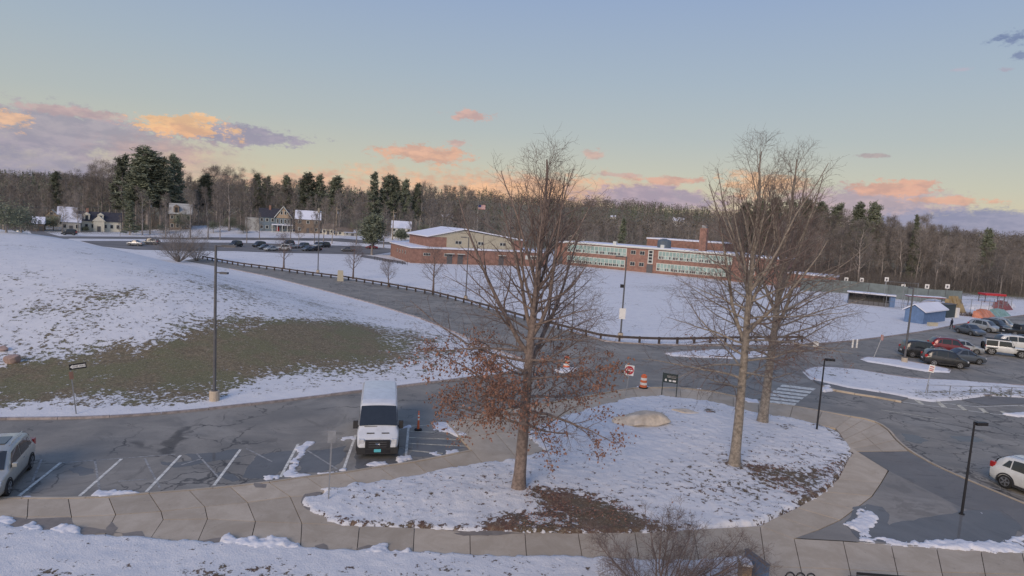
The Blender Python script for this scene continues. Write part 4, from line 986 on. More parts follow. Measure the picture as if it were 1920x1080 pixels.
# far woodland on the hills, too many to count
rng = np.random.RandomState(9)
def far_woods(n, seed):
    rng = np.random.RandomState(seed)
    Y = 300+rng.uniform(0, 1, n)**.8*1100; u = rng.uniform(-.95, .95, n); X = u*Y; Z = T(X, Y)
    ok = fbm(X/60, Y/60, 3) > .33; X, Y, Z = X[ok], Y[ok], Z[ok]; n = len(X)
    h = rng.uniform(9, 17, n); w = h*rng.uniform(.38, .6, n); con = fbm(X/110+9, Y/110, 2) > .64
    w = np.where(con, w*.5, w); h = np.where(con, h*1.15, h)
    out = []
    for sel, m_, nm in ((~con, M_hillf, 'far_bare_woodland'), (con, M_needle, 'far_pine_woodland')):
        Xs, Ys, Zs, hs, ws = X[sel], Y[sel], Z[sel], h[sel], w[sel]; k = len(Xs)
        S = 60
        t = rng.uniform(.1, 1, (k, S)); rad = np.where(nm == 'far_pine_woodland', 1-t, np.sqrt(np.clip(1-(t*1.9-.95)**2, 0, 1)))*rng.uniform(.3, 1, (k, S))
        an = rng.uniform(0, 6.28, (k, S))
        c = np.stack([Xs[:, None]+np.cos(an)*rad*ws[:, None], Ys[:, None]+np.sin(an)*rad*ws[:, None], Zs[:, None]+hs[:, None]*t], -1).reshape(-1, 3)
        kk = len(c); a = rng.normal(0, 1, (kk, 3)); a[:, 2] = np.abs(a[:, 2])+.3; a /= np.linalg.norm(a, axis=1, keepdims=True)
        b = np.cross(a, rng.normal(0, 1, (kk, 3))); b /= np.linalg.norm(b, axis=1, keepdims=True); s = rng.uniform(.7, 1.9, kk)[:, None]
        V = np.stack([c-b*.45*s*.5, c+b*.45*s*.5, c+a*s], 1).reshape(-1, 3); F = np.arange(kk*3).reshape(-1, 3)
        tag(link(nm, np_mesh(nm, V, F, m_, False)), {'far_bare_woodland': 'leafless brown woodland covering the distant hills', 'far_pine_woodland': 'dark pine clumps scattered over the distant hills'}[nm], 'woodland', kind='stuff')
far_woods(9000, 12)
# brushwood at the foot of the woods
def brush(label, pxs, Ys, n, hmax, seed, m=M_twigf):
    rng = np.random.RandomState(seed); px = rng.uniform(pxs[0], pxs[1], n); Y = rng.uniform(Ys[0], Ys[1], n); X = (px-960)/FPX*Y; Z = T(X, Y)
    P = np.zeros((n, 4, 3)); h = rng.uniform(.4, 1, n)*hmax*(.5+fbm(X/9, Y/9, 2)); lx = rng.normal(0, .35, n)*h; ly = rng.normal(0, .35, n)*h
    for k in range(4):
        f = k/3; P[:, k, 0] = X+lx*f**1.3; P[:, k, 1] = Y+ly*f**1.3; P[:, k, 2] = Z-.1+h*f
    Rd = .035*np.linspace(1, .3, 4)[None]*np.ones((n, 1)); c = grow(P, Rd, rng, 3, .25, .95, lambda t: hmax*.3+0*t, lambda t: .7+0*t, lambda t: .3, 3, .15, .7, .4, rmin=.02)
    V, F = chains_to_mesh([(P, Rd), c], [3, 3]); tag(link('brushwood', np_mesh('brushwood', V, F, m), None), label, 'undergrowth', kind='stuff')
brush('leafless undergrowth at the foot of the right-hand wood', (1440,2000), (172,225), 7000, 5.0, 5)
brush('leafless undergrowth between the houses and trees on the left', (-60,900), (240,300), 7500, 5.5, 6)
brush('leafless hedge and undergrowth at the far left above the mound', (-80,66), (195,240), 1500, 4.0, 8)
brush('leafless undergrowth behind the brick school', (1060,1460), (205,300), 5000, 5.0, 7)
# ------------------------------------------------------------------ buildings
M_tan = simple('cream_wall_panel', (.46,.42,.32), .8, var=.08)
M_pane = simple('pale_green_window_panel', (.30,.42,.39), .3, var=.12, scale=.8, rand=.1)
M_paned = simple('dark_window_pane', (.04,.045,.05), .15, var=.1)
M_frame = simple('white_window_frame', (.6,.62,.58), .6, var=.05)
M_snowroof = simple('roof_snow', (.74,.76,.85), .8, var=.05, scale=.6)
M_shing = simple('dark_roof_shingles', (.05,.05,.065), .85, var=.2, scale=2)
def frame_of(a, b):
    """unit axes along a ground line, with the side turned to the viewer first"""
    t = (Vector(b[:2])-Vector(a[:2])); L = t.length; t /= L; n = Vector((t.y, -t.x))
    if n.dot(Vector(a[:2])) > 0: n = -n
    return t, n, L
class Facade:
    """local axes: u along the wall, w out of the wall towards the viewer, z up"""
    def __init__(s, root, a, b):
        s.root = root; s.a = Vector(a[:2]); s.t, s.n, s.L = frame_of(a, b)
    def p(s, u, w, z):
        q = s.a+s.t*u+s.n*w; return (q.x, q.y, z)
    def box(s, name, u0, u1, w0, w1, z0, z1, m, parent=None):
        mb = MB(); P = [s.p(u0,w0,0), s.p(u1,w0,0), s.p(u1,w1,0), s.p(u0,w1,0)]
        mb.prism([q[:2] for q in P], z0, z1); return mb.build(name, m, parent or s.root)
    def poly(s, name, pts, w0, w1, m, parent=None):
        """an outline in (u,z) given a thickness from w0 to w1"""
        mb = MB(); k = len(pts); mb.V = [s.p(u, w0, z) for u, z in pts]+[s.p(u, w1, z) for u, z in pts]
        mb.F = [tuple(range(k)), tuple(range(2*k-1, k-1, -1))]+[(i, i+k, (i+1) % k+k, (i+1) % k) for i in range(k)]
        me = mesh_from(name, mb.V, mb.F, m); bm = bmesh.new(); bm.from_mesh(me); bmesh.ops.recalc_face_normals(bm, faces=bm.faces); bm.to_mesh(me); bm.free()
        return link(name, me, parent or s.root)
    def window(s, u, z, w=1.0, h=1.2, m=None, fm=None, w0=0, div=True):
        f = s.box('window', u-w/2, u+w/2, w0+.002, w0+.06, z, z+h, fm or M_frame)
        if div:
            s.box('pane', u-w/2+.08, u-.03, w0+.061, w0+.075, z+.08, z+h-.08, m or M_paned, f); s.box('pane', u+.03, u+w/2-.08, w0+.061, w0+.075, z+.08, z+h-.08, m or M_paned, f)
        else: s.box('pane', u-w/2+.08, u+w/2-.08, w0+.061, w0+.075, z+.08, z+h-.08, m or M_paned, f)
        return f
def brick_courses(): pass
school = thing('school_building', 'long two-storey red brick school with bands of pale green windows and a tall brick chimney', 'school')
A = G(1057,496); B = G(1376,527)
F = Facade(school, A, B); L = F.L
H1 = 6.9
F.box('wall', 0, L, -16, 0, -.6, H1, M_brick)
F.box('roof', -.3, L+.2, -16.3, .35, H1+.002, H1+.38, M_snowroof)
F.box('fascia', -.32, L+.22, .352, .42, H1-.12, H1+.22, M_frame)
def uu(px):  # position along the facade seen at pixel column px
    d = pdir(px, 480); s_ = F.a; t = F.t
    det = d.x*(-t.y)+t.x*d.y; k = (s_.x*(-t.y)+t.x*s_.y)/det; p = Vector((d.x*k, d.y*k)); return (p-s_).dot(t)
def band(px0, px1, z0, z1, n, dark):
    u0, u1 = uu(px0), uu(px1); w = (u1-u0)/n
    F.box('window_band_frame', u0-.12, u1+.12, .002, .05, z0-.1, z1+.1, M_frame)
    for i in range(n):
        a, b = u0+i*w+.05, u0+(i+1)*w-.05; f = F.box('window', a, b, .052, .09, z0, z1, M_frame)
        F.box('upper_panel', a+.05, b-.05, .091, .105, z0+(z1-z0)*.42, z1-.06, M_pane, f)
        mid = (a+b)/2
        for (p, q) in ((a+.06, mid-.05), (mid+.05, b-.06)):
            F.box('pane', p, q, .091, .105, z0+.08, z0+(z1-z0)*.36, M_paned if RW.random() < dark else M_pane, f)
band(1064,1174,4.2,6.35,15,.45); band(1064,1172,.9,2.9,15,.75)
band(1235,1373,4.2,6.35,20,.55); band(1233,1371,.9,2.9,20,.65)
for px in (1187,1204):
    for z in (4.9, 1.6): F.window(uu(px), z, 1.5, 1.15)
u = uu(1220); F.box('stair_window', u-.75, u+.75, .002, .08, 2.6, 6.5, M_frame)
for z in (2.9,3.8,4.7,5.6): F.box('pane', u-.5, u+.5, .081, .095, z, z+.7, M_paned)
F.box('door', u-.9, u+.9, .1, .16, -.4, 2.4, M_dgrey)
# projecting right block
F.box('projecting_wall', L-.2, L+12.5, -13, 1.6, -.7, 6.7, M_brick); F.box('roof', L-.4, L+12.7, -13.2, 1.9, 6.702, 7.0, M_snowroof)
u = uu(1414); F.box('stair_window', u-.8, u+.8, 1.602, 1.68, 2.2, 6.0, M_frame)
for z in (2.5,3.5,4.5): F.box('pane', u-.5, u+.5, 1.681, 1.70, z, z+.8, M_paned)
F.box('link_roof', L+12.5, L+24, -10, -2, -.6, 3.2, M_brick); F.box('roof', L+12.4, L+24.2, -10.2, -1.8, 3.202, 3.5, M_snowroof)
# upper hall, tank, chimney
F.box('hall_wall', uu(1167), uu(1322), -34, -20, 0, 9.4, M_brick); F.box('roof', uu(1166), uu(1323), -34.2, -19.8, 9.402, 9.8, M_snowroof)
a = F.p(uu(1231), -6, 0); mb = MB(); mb.lathe([(2.0, H1+.2), (2.0, H1+2.3), (1.6, H1+2.7), (.5, H1+3.0)], 14, (a[0], a[1], 0)); mb.build('roof_ventilator', simple('slate_blue_metal', (.10,.13,.16), .6), school)
u = uu(1310); F.box('chimney', u-.95, u+.95, -4.5, -2.6, H1, 13.6, M_brick); F.box('chimney_cap', u-.6, u+.6, -4.2, -2.9, 13.602, 14.4, M_grey)
for px in (1148, 1238): u = uu(px); F.box('roof_vent', u-.5, u+.5, -2, -1, H1+.38, H1+1.3, M_frame)
F.box('end_stair', -3.2, -.01, -9, -.6, -.6, 6.6, M_brick); F.box('door', -2.2, -.8, -.55, -.5, -.4, 2.6, M_dgrey); F.box('roof', -3.3, -.31, -9.2, -.4, 6.602, 6.9, M_snowroof)

# low wing with the gym
gym = thing('gymnasium_building', 'low red brick wing with a shallow gabled gym roof under snow and cream gable wall', 'school')
a0 = G(770,493); b0 = G(1026,500); c0 = G(732,480)
F = Facade(gym, a0, b0); L = F.L; lw = (Vector(c0[:2])-Vector(a0[:2]))
h = 3.9; dc = Vector(c0[:2])-F.a; uc, wc = dc.dot(F.t), dc.dot(F.n)
mb = MB(); mb.prism([F.p(0,0,0)[:2], F.p(L,0,0)[:2], F.p(L,-26,0)[:2], F.p(uc+3,wc-8,0)[:2], tuple(c0[:2])], -.6, h); mb.build('wall', M_brick, gym)
mb = MB(); mb.prism([F.p(-.3,.3,0)[:2], F.p(L+.3,.3,0)[:2], F.p(L+.3,-26.3,0)[:2], F.p(uc+2.6,wc-8.3,0)[:2], tuple(Vector(c0[:2])-Vector((.4,.2)))], h+.002, h+.32); mb.build('roof', M_snowroof, gym)
for px in (843, 863, 940):
    u = uu(px); F.box('door', u-.75, u+.75, .01, .06, -.3, 2.5, M_dgrey)
    F.box('canopy', u-1.0, u+1.0, .01, 1.1, 2.7, 2.85, M_frame)
for px in (797,803,836,845,999,1006): F.window(uu(px), 2.0, 1.0, .75)
F.box('window_band_frame', uu(985), uu(1010), .002, .05, 1.9, 3.0, M_frame)
u0, u1 = uu(812), uu(990)
F.box('gym_wall', u0, u1, -24, -4, h+.3, h+3.0, M_brick)
u2 = uu(845); F.box('cream_wall', u2, u1-3, -3.99, -3.9, h+.33, h+3.0, M_tan)
n = 9
for i in range(n):
    x0 = u2+(u1-3-u2)*i/n; x1 = u2+(u1-3-u2)*(i+1)/n; F.box('wall_panel', x0+.08, x1-.08, -3.899, -3.86, h+.5, h+2.85, M_tan)
    if i in (1, 4, 7): 
        for q in (.3, .72): F.window(x0+(x1-x0)*q, h+1.3, .9, .9, w0=-3.858, div=False)
mid = (u0+u1)/2-4
F.poly('gable', [(u0,h+3.002),(u1,h+3.002),(mid,h+5.1)], -3.95, -4.4, M_tan)
mb = MB()
for (ua, za, ub, zb) in ((u0-.8,h+2.95,mid,h+5.35),(mid,h+5.35,u1+.8,h+2.95)):
    P = [F.p(ua,-3.4,za),F.p(ub,-3.4,zb),F.p(ub,-24.6,zb),F.p(ua,-24.6,za)]; Q = [(x,y,z+.3) for x,y,z in P]
    mb.quad(*P[::-1]); mb.quad(*Q); 
    for i in range(4): j = (i+1) % 4; mb.quad(P[i], P[j], Q[j], Q[i])
mb.build('snowy_roof', M_snowroof, gym)
# windows on the slanted left end
Fl = Facade(gym, c0, a0)
for k in range(4): Fl.window(Fl.L*(.36+.13*k), 1.9, .8, .9, div=False)
Fl = None

def house(label, px, py, wpx, hpx, wall, roof, rows=2, cols=4, gable='front', depth=8, group=None, chim=None, dormers=0, door=True, porch=False, snow=.0, trim=M_frame, name='house'):
    g0 = G(px-wpx/2, py, dmin=150); g1 = G(px+wpx/2, py+wpx*.06, dmin=150); Y = (g0.y+g1.y)/2; Y = min(Y, 241.0) if px < 800 else Y; g0.y = g1.y = Y
    g0.x = (px-wpx/2-960)/FPX*Y; g1.x = (px+wpx/2-960)/FPX*Y
    zb = min(Tz(g0.x, Y), Tz(g1.x, Y))-.2
    th = math.atan2((g0.x+g1.x)/2, Y)*.9; root = thing(name, label, 'house', ((g0.x+g1.x)/2, Y, zb), -th, group)
    w = (g1.x-g0.x)*math.cos(th); ht = hpx*Y/FPX+.2; wall_h = ht*(.62 if rows > 1 else .55)
    def bx(nm, x0, x1, y0, y1, z0, z1, m, par=None): return MB().box(x0, x1, y0, y1, z0, z1).build(nm, m, par or root)
    bx('wall', -w/2, w/2, 0, depth, 0, wall_h, wall)
    if gable == 'side':   # ridge runs left to right
        P = [(-w/2-.3,-.4,wall_h-.1),(w/2+.3,-.4,wall_h-.1),(w/2+.3,depth/2,ht),(-w/2-.3,depth/2,ht),(-w/2-.3,depth+.4,wall_h-.1),(w/2+.3,depth+.4,wall_h-.1)]
        mb = MB(); mb.V = P; mb.F = [(0,1,2,3),(3,2,5,4),(0,3,4),(1,5,2),(0,4,5,1)]; rf = mb.build('roof', roof, root)
    else:
        P = [(-w/2-.3,-.4,wall_h-.1),(w/2+.3,-.4,wall_h-.1),(0,-.4,ht),(-w/2-.3,depth,wall_h-.1),(w/2+.3,depth,wall_h-.1),(0,depth,ht)]
        mb = MB(); mb.V = P; mb.F = [(0,2,5,3),(2,1,4,5),(3,4,1,0),(3,5,4)]; rf = mb.build('roof', roof, root)
        mb = MB(); mb.V = [(-w/2,-.3,wall_h-.05),(w/2,-.3,wall_h-.05),(0,-.3,ht-.25)]; mb.F = [(0,1,2)]
        MB().tri((-w/2,-.42,wall_h-.05),(w/2,-.42,wall_h-.05),(0,-.42,ht-.3)).build('gable_wall', wall, root)
        f = bx('window', -.6, .6, -.5, -.43, wall_h+(ht-wall_h)*.2, wall_h+(ht-wall_h)*.2+1.1, trim); bx('pane', -.45, .45, -.53, -.501, wall_h+(ht-wall_h)*.2+.1, wall_h+(ht-wall_h)*.2+1.0, M_paned, f)
    for r in range(rows):
        for c in range(cols):
            x = -w/2+w*(c+.5)/cols; z = wall_h*(r+.38)/rows if rows > 1 else wall_h*.35; hh = min(1.4, wall_h/rows*.45)
            if r == 0 and door and c == cols//2: bx('door', x-.5, x+.5, -.08, -.01, 0, min(2.1, wall_h*.7), M_red if porch else M_dgrey); continue
            f = bx('window', x-.55, x+.55, -.08, -.002, z, z+hh, trim); bx('pane', x-.4, x+.4, -.11, -.081, z+.1, z+hh-.1, M_paned, f)
    for k in range(dormers):
        x = -w/2+w*(k+.7)/(dormers+1.2); z0 = wall_h+.1; z1 = z0+(ht-wall_h)*.62
        d = bx('dormer', x-.9, x+.9, .3, 3, z0, z1, wall); mb = MB(); mb.V = [(x-1.1,.15,z1),(x+1.1,.15,z1),(x,.15,z1+.9),(x-1.1,3.2,z1),(x+1.1,3.2,z1),(x,3.2,z1+.9)]; mb.F = [(0,2,5,3),(2,1,4,5),(0,1,2),(3,5,4),(0,3,4,1)]; mb.build('dormer_roof', wall, d); bx('pane', x-.4, x+.4, .22, .298, z0+.3, z1-.2, M_paned, d)
    if chim is not None: bx('chimney', chim*w-.4, chim*w+.4, depth*.4, depth*.4+.8, ht-1.2, ht+1.1, M_brick if not snow else M_tan, rf)
    if porch:
        bx('porch_roof', -w*.1, w/2+.6, -2.6, -.01, wall_h*.48, wall_h*.55, M_snowroof)
        for k in range(5): x = -w*.1+.2+(w*.6+.2)*k/4; bx('porch_post', x-.12, x+.12, -2.5, -2.3, 0, wall_h*.48, trim)
        bx('porch_base', -w*.1, w/2+.6, -2.7, -.015, -.6, .12, trim)
    return root, bx, w, wall_h, ht
M_hw = simple('cream_clapboard', (.74,.70,.58), .7, var=.06); M_hb = simple('blue_grey_clapboard', (.16,.21,.25), .7, var=.08); M_hg = simple('pale_grey_shingle_wall', (.44,.44,.42), .8, var=.1)
M_ho = simple('tan_shingle_wall', (.42,.32,.22), .8, var=.1); M_hbr = simple('brown_shingle_wall', (.22,.17,.13), .8, var=.1)
r, bx, w, wh, ht = house('white cape house with a dark roof and two small dormers', 181, 431, 80, 36, M_hw, M_shing, rows=1, cols=7, gable='side', dormers=2, chim=-.28)
MB().box(-1.6, 1.6, -1.8, -.1, 0, wh).build('entry_wall', M_hw, r); MB().prism([(-1.6,-1.81),(1.6,-1.81),(1.6,-1.9),(-1.6,-1.9)], 0, .2).build('step', M_conc, r)
mb = MB(); mb.V = [(-2,-2,wh),(2,-2,wh),(0,-2,wh+2),(-2,2,wh),(2,2,wh),(0,2,wh+2)]; mb.F = [(0,2,5,3),(2,1,4,5),(0,1,2)]; mb.build('entry_gable', M_hw, r)
MB().box(-.5,.5,-1.9,-1.805,0,2.1).build('door', M_dgrey, r)
r, bx, w, wh, ht = house('blue-grey Victorian house with a tan front gable, dark roof and white porch', 511, 429, 60, 42, M_hb, M_shing, rows=2, cols=6, gable='side', chim=-.18, porch=True)
x0 = w*.02; x1 = w*.48; bx('front_bay', x0, x1, -1.2, -.1, wh*.5, wh, M_hb)
mb = MB(); mb.V = [(x0-.5,-1.6,wh),(x1+.5,-1.6,wh),((x0+x1)/2,-1.6,ht+.9),(x0-.5,4,wh),(x1+.5,4,wh),((x0+x1)/2,4,ht+.9)]; mb.F = [(0,2,5,3),(2,1,4,5)]; mb.build('gable_roof', M_shing, r)
mb = MB(); mb.V = [(x0,-1.4,wh-.1),(x1,-1.4,wh-.1),((x0+x1)/2,-1.4,ht+.5)]; mb.F = [(0,1,2)]; mb.build('front_gable', M_ho, r)
for s_ in (-1, 1):
    xm = (x0+x1)/2; mb = MB(); mb.tube([(xm+s_*((x1-x0)/2+.6),-1.65,wh-.1),(xm,-1.65,ht+.95)], .16, 4); mb.build('gable_trim', M_frame, r)
    f = bx('window', xm+s_*.7-.45, xm+s_*.7+.45, -1.5, -1.41, wh+1.2, wh+2.6, M_frame); bx('pane', xm+s_*.7-.3, xm+s_*.7+.3, -1.54, -1.501, wh+1.3, wh+2.5, M_paned, f)
for c in range(4):
    xm = x0+(x1-x0)*(c+.5)/4; f = bx('window', xm-.4, xm+.4, -1.3, -1.201, wh*.6, wh*.92, M_frame); bx('pane', xm-.28, xm+.28, -1.33, -1.301, wh*.63, wh*.9, M_paned, f)
bx('wing_wall', -w/2-5, -w/2-.01, 1, 8, 0, wh*.9, M_hg)
house('weathered shingle house half hidden by trees, gabled, behind the evergreen hedge', 333, 430, 40, 50, M_hbr, M_hg, rows=2, cols=4, gable='side', dormers=1, depth=9)
house('brown shingle house with snowy roof and cream chimney, right of the blue house', 572, 428, 46, 42, M_hbr, M_snowroof, rows=2, cols=3, gable='side', chim=.42, snow=1)
house('low cream house with a small roof between bare trees', 610, 431, 22, 20, M_hw, M_hbr, rows=1, cols=3, gable='side')
house('cream garage with dark doors left of the utility pole', 642, 434, 28, 14, M_hw, M_hbr, rows=1, cols=3, gable='side', door=False)
house('grey house with a white snowy roof, left of the dark evergreen', 656, 404, 30, 12, M_hg, M_snowroof, rows=1, cols=3, gable='side')
house('white house with a bright snowy roof right of the dark evergreen', 747, 436, 36, 33, M_white, M_snowroof, rows=2, cols=4, gable='side')
house('grey cottage with a snowy roof at the far left, nearest the side street', 128, 432, 34, 32, M_hg, M_snowroof, rows=1, cols=3, gable='side')
house('pink-beige gabled house among trees at the far left', 92, 422, 26, 30, M_ho, M_hw, rows=2, cols=2)
house('tall grey house with a broad snowy roof uphill from the white cape house', 121, 412, 34, 37, M_hg, M_snowroof, rows=2, cols=3, gable='side')
house('small white house showing over the cape house roof', 165, 402, 22, 12, M_white, M_snowroof, rows=1, cols=2, gable='side')
house('dark brown house low at the far left street corner', 66, 432, 20, 26, M_hbr, M_snowroof, rows=1, cols=2, gable='side')
house('white farmhouse among trees just over the brick school roof', 1075, 452, 32, 18, M_hw, M_hbr, rows=1, cols=2)
house('white house high on the far wooded hillside', 1262, 424, 22, 18, M_white, M_snowroof, rows=2, cols=3, gable='side')
house('tiny white-roofed house on the far slope behind the oak', 1140, 410, 10, 7, M_hg, M_snowroof, rows=1, cols=2, gable='side')
house('white-roofed house uphill behind the gym roof', 832, 412, 22, 12, M_hg, M_snowroof, rows=1, cols=3, gable='side')
house('pale house at the far right edge on the wooded slope', 1884, 480, 14, 12, M_hw, M_hg, rows=1, cols=2)

# ------------------------------------------------------------------ poles, lamps, signs
def up_at(px, py, lift=0): g = G(px, py, lift); return g
def hgt(g, pytop):
    hy_top = None; Y = g.y*math.cos(TH)  # depth close enough along the view axis
    # height at which a vertical line through g reaches pixel row pytop
    lo, hi = 0.0, 40.0
    for _ in range(40):
        m_ = (lo+hi)/2; v = Vector((g.x, g.y, g.z+m_-H)); py = CY-FPX*v.dot(UC)/v.dot(Fw)
        if py > pytop: lo = m_
        else: hi = m_
    return lo
def lamp_pole(label, px, py, pytop, r=.09, head=(1,0), heads=1, foot=True, extra=None, lift=0, group=None, m=M_dgrey, arm=.5, hl=.7):
    g = up_at(px, py, lift); h = hgt(g, pytop); root = thing('lamp_pole', label, 'lamp post', g, 0, group)
    if foot: MB().lathe([(.3,-.1),(.3,.55),(.27,.6)], 14).build('concrete_base', M_conc, root); z0 = .602
    else: z0 = 0
    MB().lathe([(r*1.9, z0), (r*1.9, z0+.05)], 12).build('base_plate', m, root)
    MB().tube([(0,0,z0+.05),(0,0,h)], [r, r*.7], 10).build('pole', m, root)
    hx, hy = head; n = math.hypot(hx, hy); hx, hy = hx/n, hy/n; px_, py_ = -hy, hx
    MB().tube([(0,0,h-.08),(hx*arm,hy*arm,h-.04)], r*.45, 6).build('arm', m, root)
    P = [(hx*(arm-.1)+px_*s*hl*.28, hy*(arm-.1)+py_*s*hl*.28) for s in (-1, 1)]+[(hx*(arm+hl)+px_*s*hl*.22, hy*(arm+hl)+py_*s*hl*.22) for s in (1, -1)]
    hd = MB().prism(P, h-.10, h+.04).build('lamp_head', m, root)
    P2 = [(hx*(arm+.02)+px_*s*hl*.18, hy*(arm+.02)+py_*s*hl*.18) for s in (-1, 1)]+[(hx*(arm+hl*.8)+px_*s*hl*.15, hy*(arm+hl*.8)+py_*s*hl*.15) for s in (1, -1)]
    MB().prism(P2, h-.115, h-.102).build('lens', M_refl, hd)
    if extra: extra(root, h)
    return root, h
def mid_fix(z):
    def f(root, h):
        MB().tube([(0,0,z),(.35,0,z+.02)], .04, 6).build('bracket', M_dgrey, root); MB().box(.3,.75,-.14,.14,z-.06,z+.06).build('floodlight', M_dgrey, root)
    return f
lamp_pole('tall grey lamp pole on a concrete foot at the edge of the grassy mound', 402, 750, 459, .10, (1,.1), extra=mid_fix(8.0))
lamp_pole('tall lamp pole behind the guardrail near the road sandwich sign', 596, 512, 398, .10, (1,0), arm=.3)
lamp_pole('tall lamp pole behind the guardrail in front of the gym wing', 873, 562, 445, .10, (-1,0))
def pole4(root, h):
    MB().box(-.45,-.1,-.1,.1,h*.62,h*.66).build('camera_box', M_black, root); MB().box(-.35,.35,-.14,-.10,2.2,3.4).build('notice_board', M_refl, root)
lamp_pole('tall lamp pole with a white notice plate, in front of the brick school', 1163, 634, 481, .10, (-1,0), extra=pole4)
lamp_pole('tall lamp pole on the snowy island of the parking lot', 1695, 681, 540, .11, (.2,1), hl=.5)
lamp_pole('slim lamp post behind the oak, third along the curved guardrail', 1073, 610, 500, .07, (1,0), foot=False, hl=.3)
lamp_pole('short black path lamp at the tip of the snowy tree island', 1531, 808, 673, .06, (1,-.1), foot=False, lift=.18, m=M_black, hl=.45, arm=.15)
lamp_pole('short black path lamp in the asphalt verge near the white SUV', 1803, 964, 793, .06, (1,.1), foot=False, lift=.13, m=M_black, hl=.45, arm=.15)
def text_mesh(name, s, size, m, parent, loc, rot=(math.pi/2, 0, 0), sx=1.0):
    cu = bpy.data.curves.new(name, 'FONT'); cu.body = s; cu.size = size; cu.align_x = 'CENTER'; cu.align_y = 'CENTER'; cu.extrude = .002; cu.resolution_u = 2
    t = bpy.data.objects.new('tmp', cu); C.objects.link(t); bpy.context.view_layer.update()
    me = bpy.data.meshes.new_from_object(t.evaluated_get(bpy.context.evaluated_depsgraph_get())); bpy.data.objects.remove(t)
    me.materials.clear(); me.materials.append(m); o = link(name, me, parent); o.location = loc; o.rotation_euler = rot; o.scale = (sx, 1, 1); return o
def facing(g, off=0): return math.atan2(g.x, -g.y)+math.pi+off if False else -math.atan2(g.x, g.y)+off
def sign_post(name, label, px, py, pytop, lift=0, m=M_grey, off=0, lean=0):
    g = up_at(px, py, lift); h = hgt(g, pytop); root = thing(name, label, 'sign', g, facing(g, off)); root.rotation_euler.y = lean
    MB().box(-.03,.03,-.02,.02,-.2,h).build('post', m, root); return root, h
M_sgreen = simple('dark_green_sign', (.02,.035,.035), .5)
r, h = sign_post('one_way_sign', 'black and white ONE WAY arrow sign at the foot of the mound', 143, 776, 682, m=M_grey, lean=-.09)
MB().box(-.05,.75,-.045,-.025,h-.32,h).build('sign_plate', M_black, r)
a = MB(); pts = [(-.02,h-.16),(.12,h-.04),(.12,h-.08),(.70,h-.08),(.70,h-.24),(.12,h-.24),(.12,h-.28)]
a.V = [(x,-.047,z) for x, z in pts]+[(x,-.0455,z) for x, z in pts]; a.F = [tuple(range(6,-1,-1)), tuple(range(7,14))]+[(i,(i+1)%7,(i+1)%7+7,i+7) for i in range(7)]
a.build('arrow', M_refl, r); text_mesh('lettering', 'ONE WAY', .13, M_black, r, (.40,-.0485,h-.165))
MB().box(-.10,.10,-.045,-.021,h-.85,h-.42).build('small_plate', simple('brown_plate', (.25,.15,.12), .6), r)
r, h = sign_post('road_sign', 'blank-backed grey sign on a post at the west tip of the tree island', 616, 936, 808, lift=.2, m=M_grey, lean=.02)
MB().box(-.16,.16,-.04,-.022,h-.50,h+.02).build('sign_plate', M_grey, r)
r, h = sign_post('do_not_enter_sign', 'white and red DO NOT ENTER sign beside the traffic barrel', 1173, 743, 684, lift=.13, lean=.06)
MB().box(-.33,.33,-.045,-.025,h-.76,h).build('sign_plate', M_refl, r)
mb = MB(); mb.lathe([(.315,-.0495),(.315,-.0455)], 28, (0,0,h-.38), 'y'); mb.build('red_disc', M_red, r)
MB().box(-.24,.24,-.053,-.0498,h-.43,h-.33).build('white_bar', M_refl, r)
text_mesh('lettering', 'DO NOT', .09, M_refl, r, (0,-.0515,h-.25)); text_mesh('lettering', 'ENTER', .09, M_refl, r, (0,-.0515,h-.51))
r, h = sign_post('parking_sign', 'white parking notice with red marks at the granite-kerbed traffic island', 1734, 741, 683, m=M_grey, lean=.1)
MB().box(-.20,.20,-.045,-.022,h-.62,h).build('sign_plate', M_refl, r)
for z in (.12,.30,.44): MB().box(-.14,.14,-.048,-.0455,h-z-.07,h-z).build('red_mark', M_red, r)
g = up_at(1254, 742, .13); wd = 1.05; h = hgt(g, 700); r = thing('wayfinding_sign', 'dark green direction sign on two posts at the bend of the sidewalk', 'sign', g, facing(g, -.12))
for s_ in (-1, 1): MB().box(s_*wd*.5-.03, s_*wd*.5+.03, -.03, .03, -.15, h).build('post', M_sgreen, r)
MB().box(-wd*.5+.031, wd*.5-.031, -.02, .02, h-.72, h-.03).build('sign_panel', M_sgreen, r)
for z, x0, x1 in ((.20,-.25,.42),(.30,-.2,.42)): MB().box(x0, x1, -.024, -.0205, h-z-.05, h-z).build('lettering_line', M_paintf, r)
MB().tri((-.40,-.024,h-.52),(-.22,-.024,h-.52),(-.31,-.024,h-.42)).build('arrow', M_refl, r)
for x0, x1 in ((-.38,-.24),(-.08,.10),(.18,.42)): MB().box(x0, x1, -.024, -.0205, h-.62, h-.50).build('pictogram', M_refl, r)
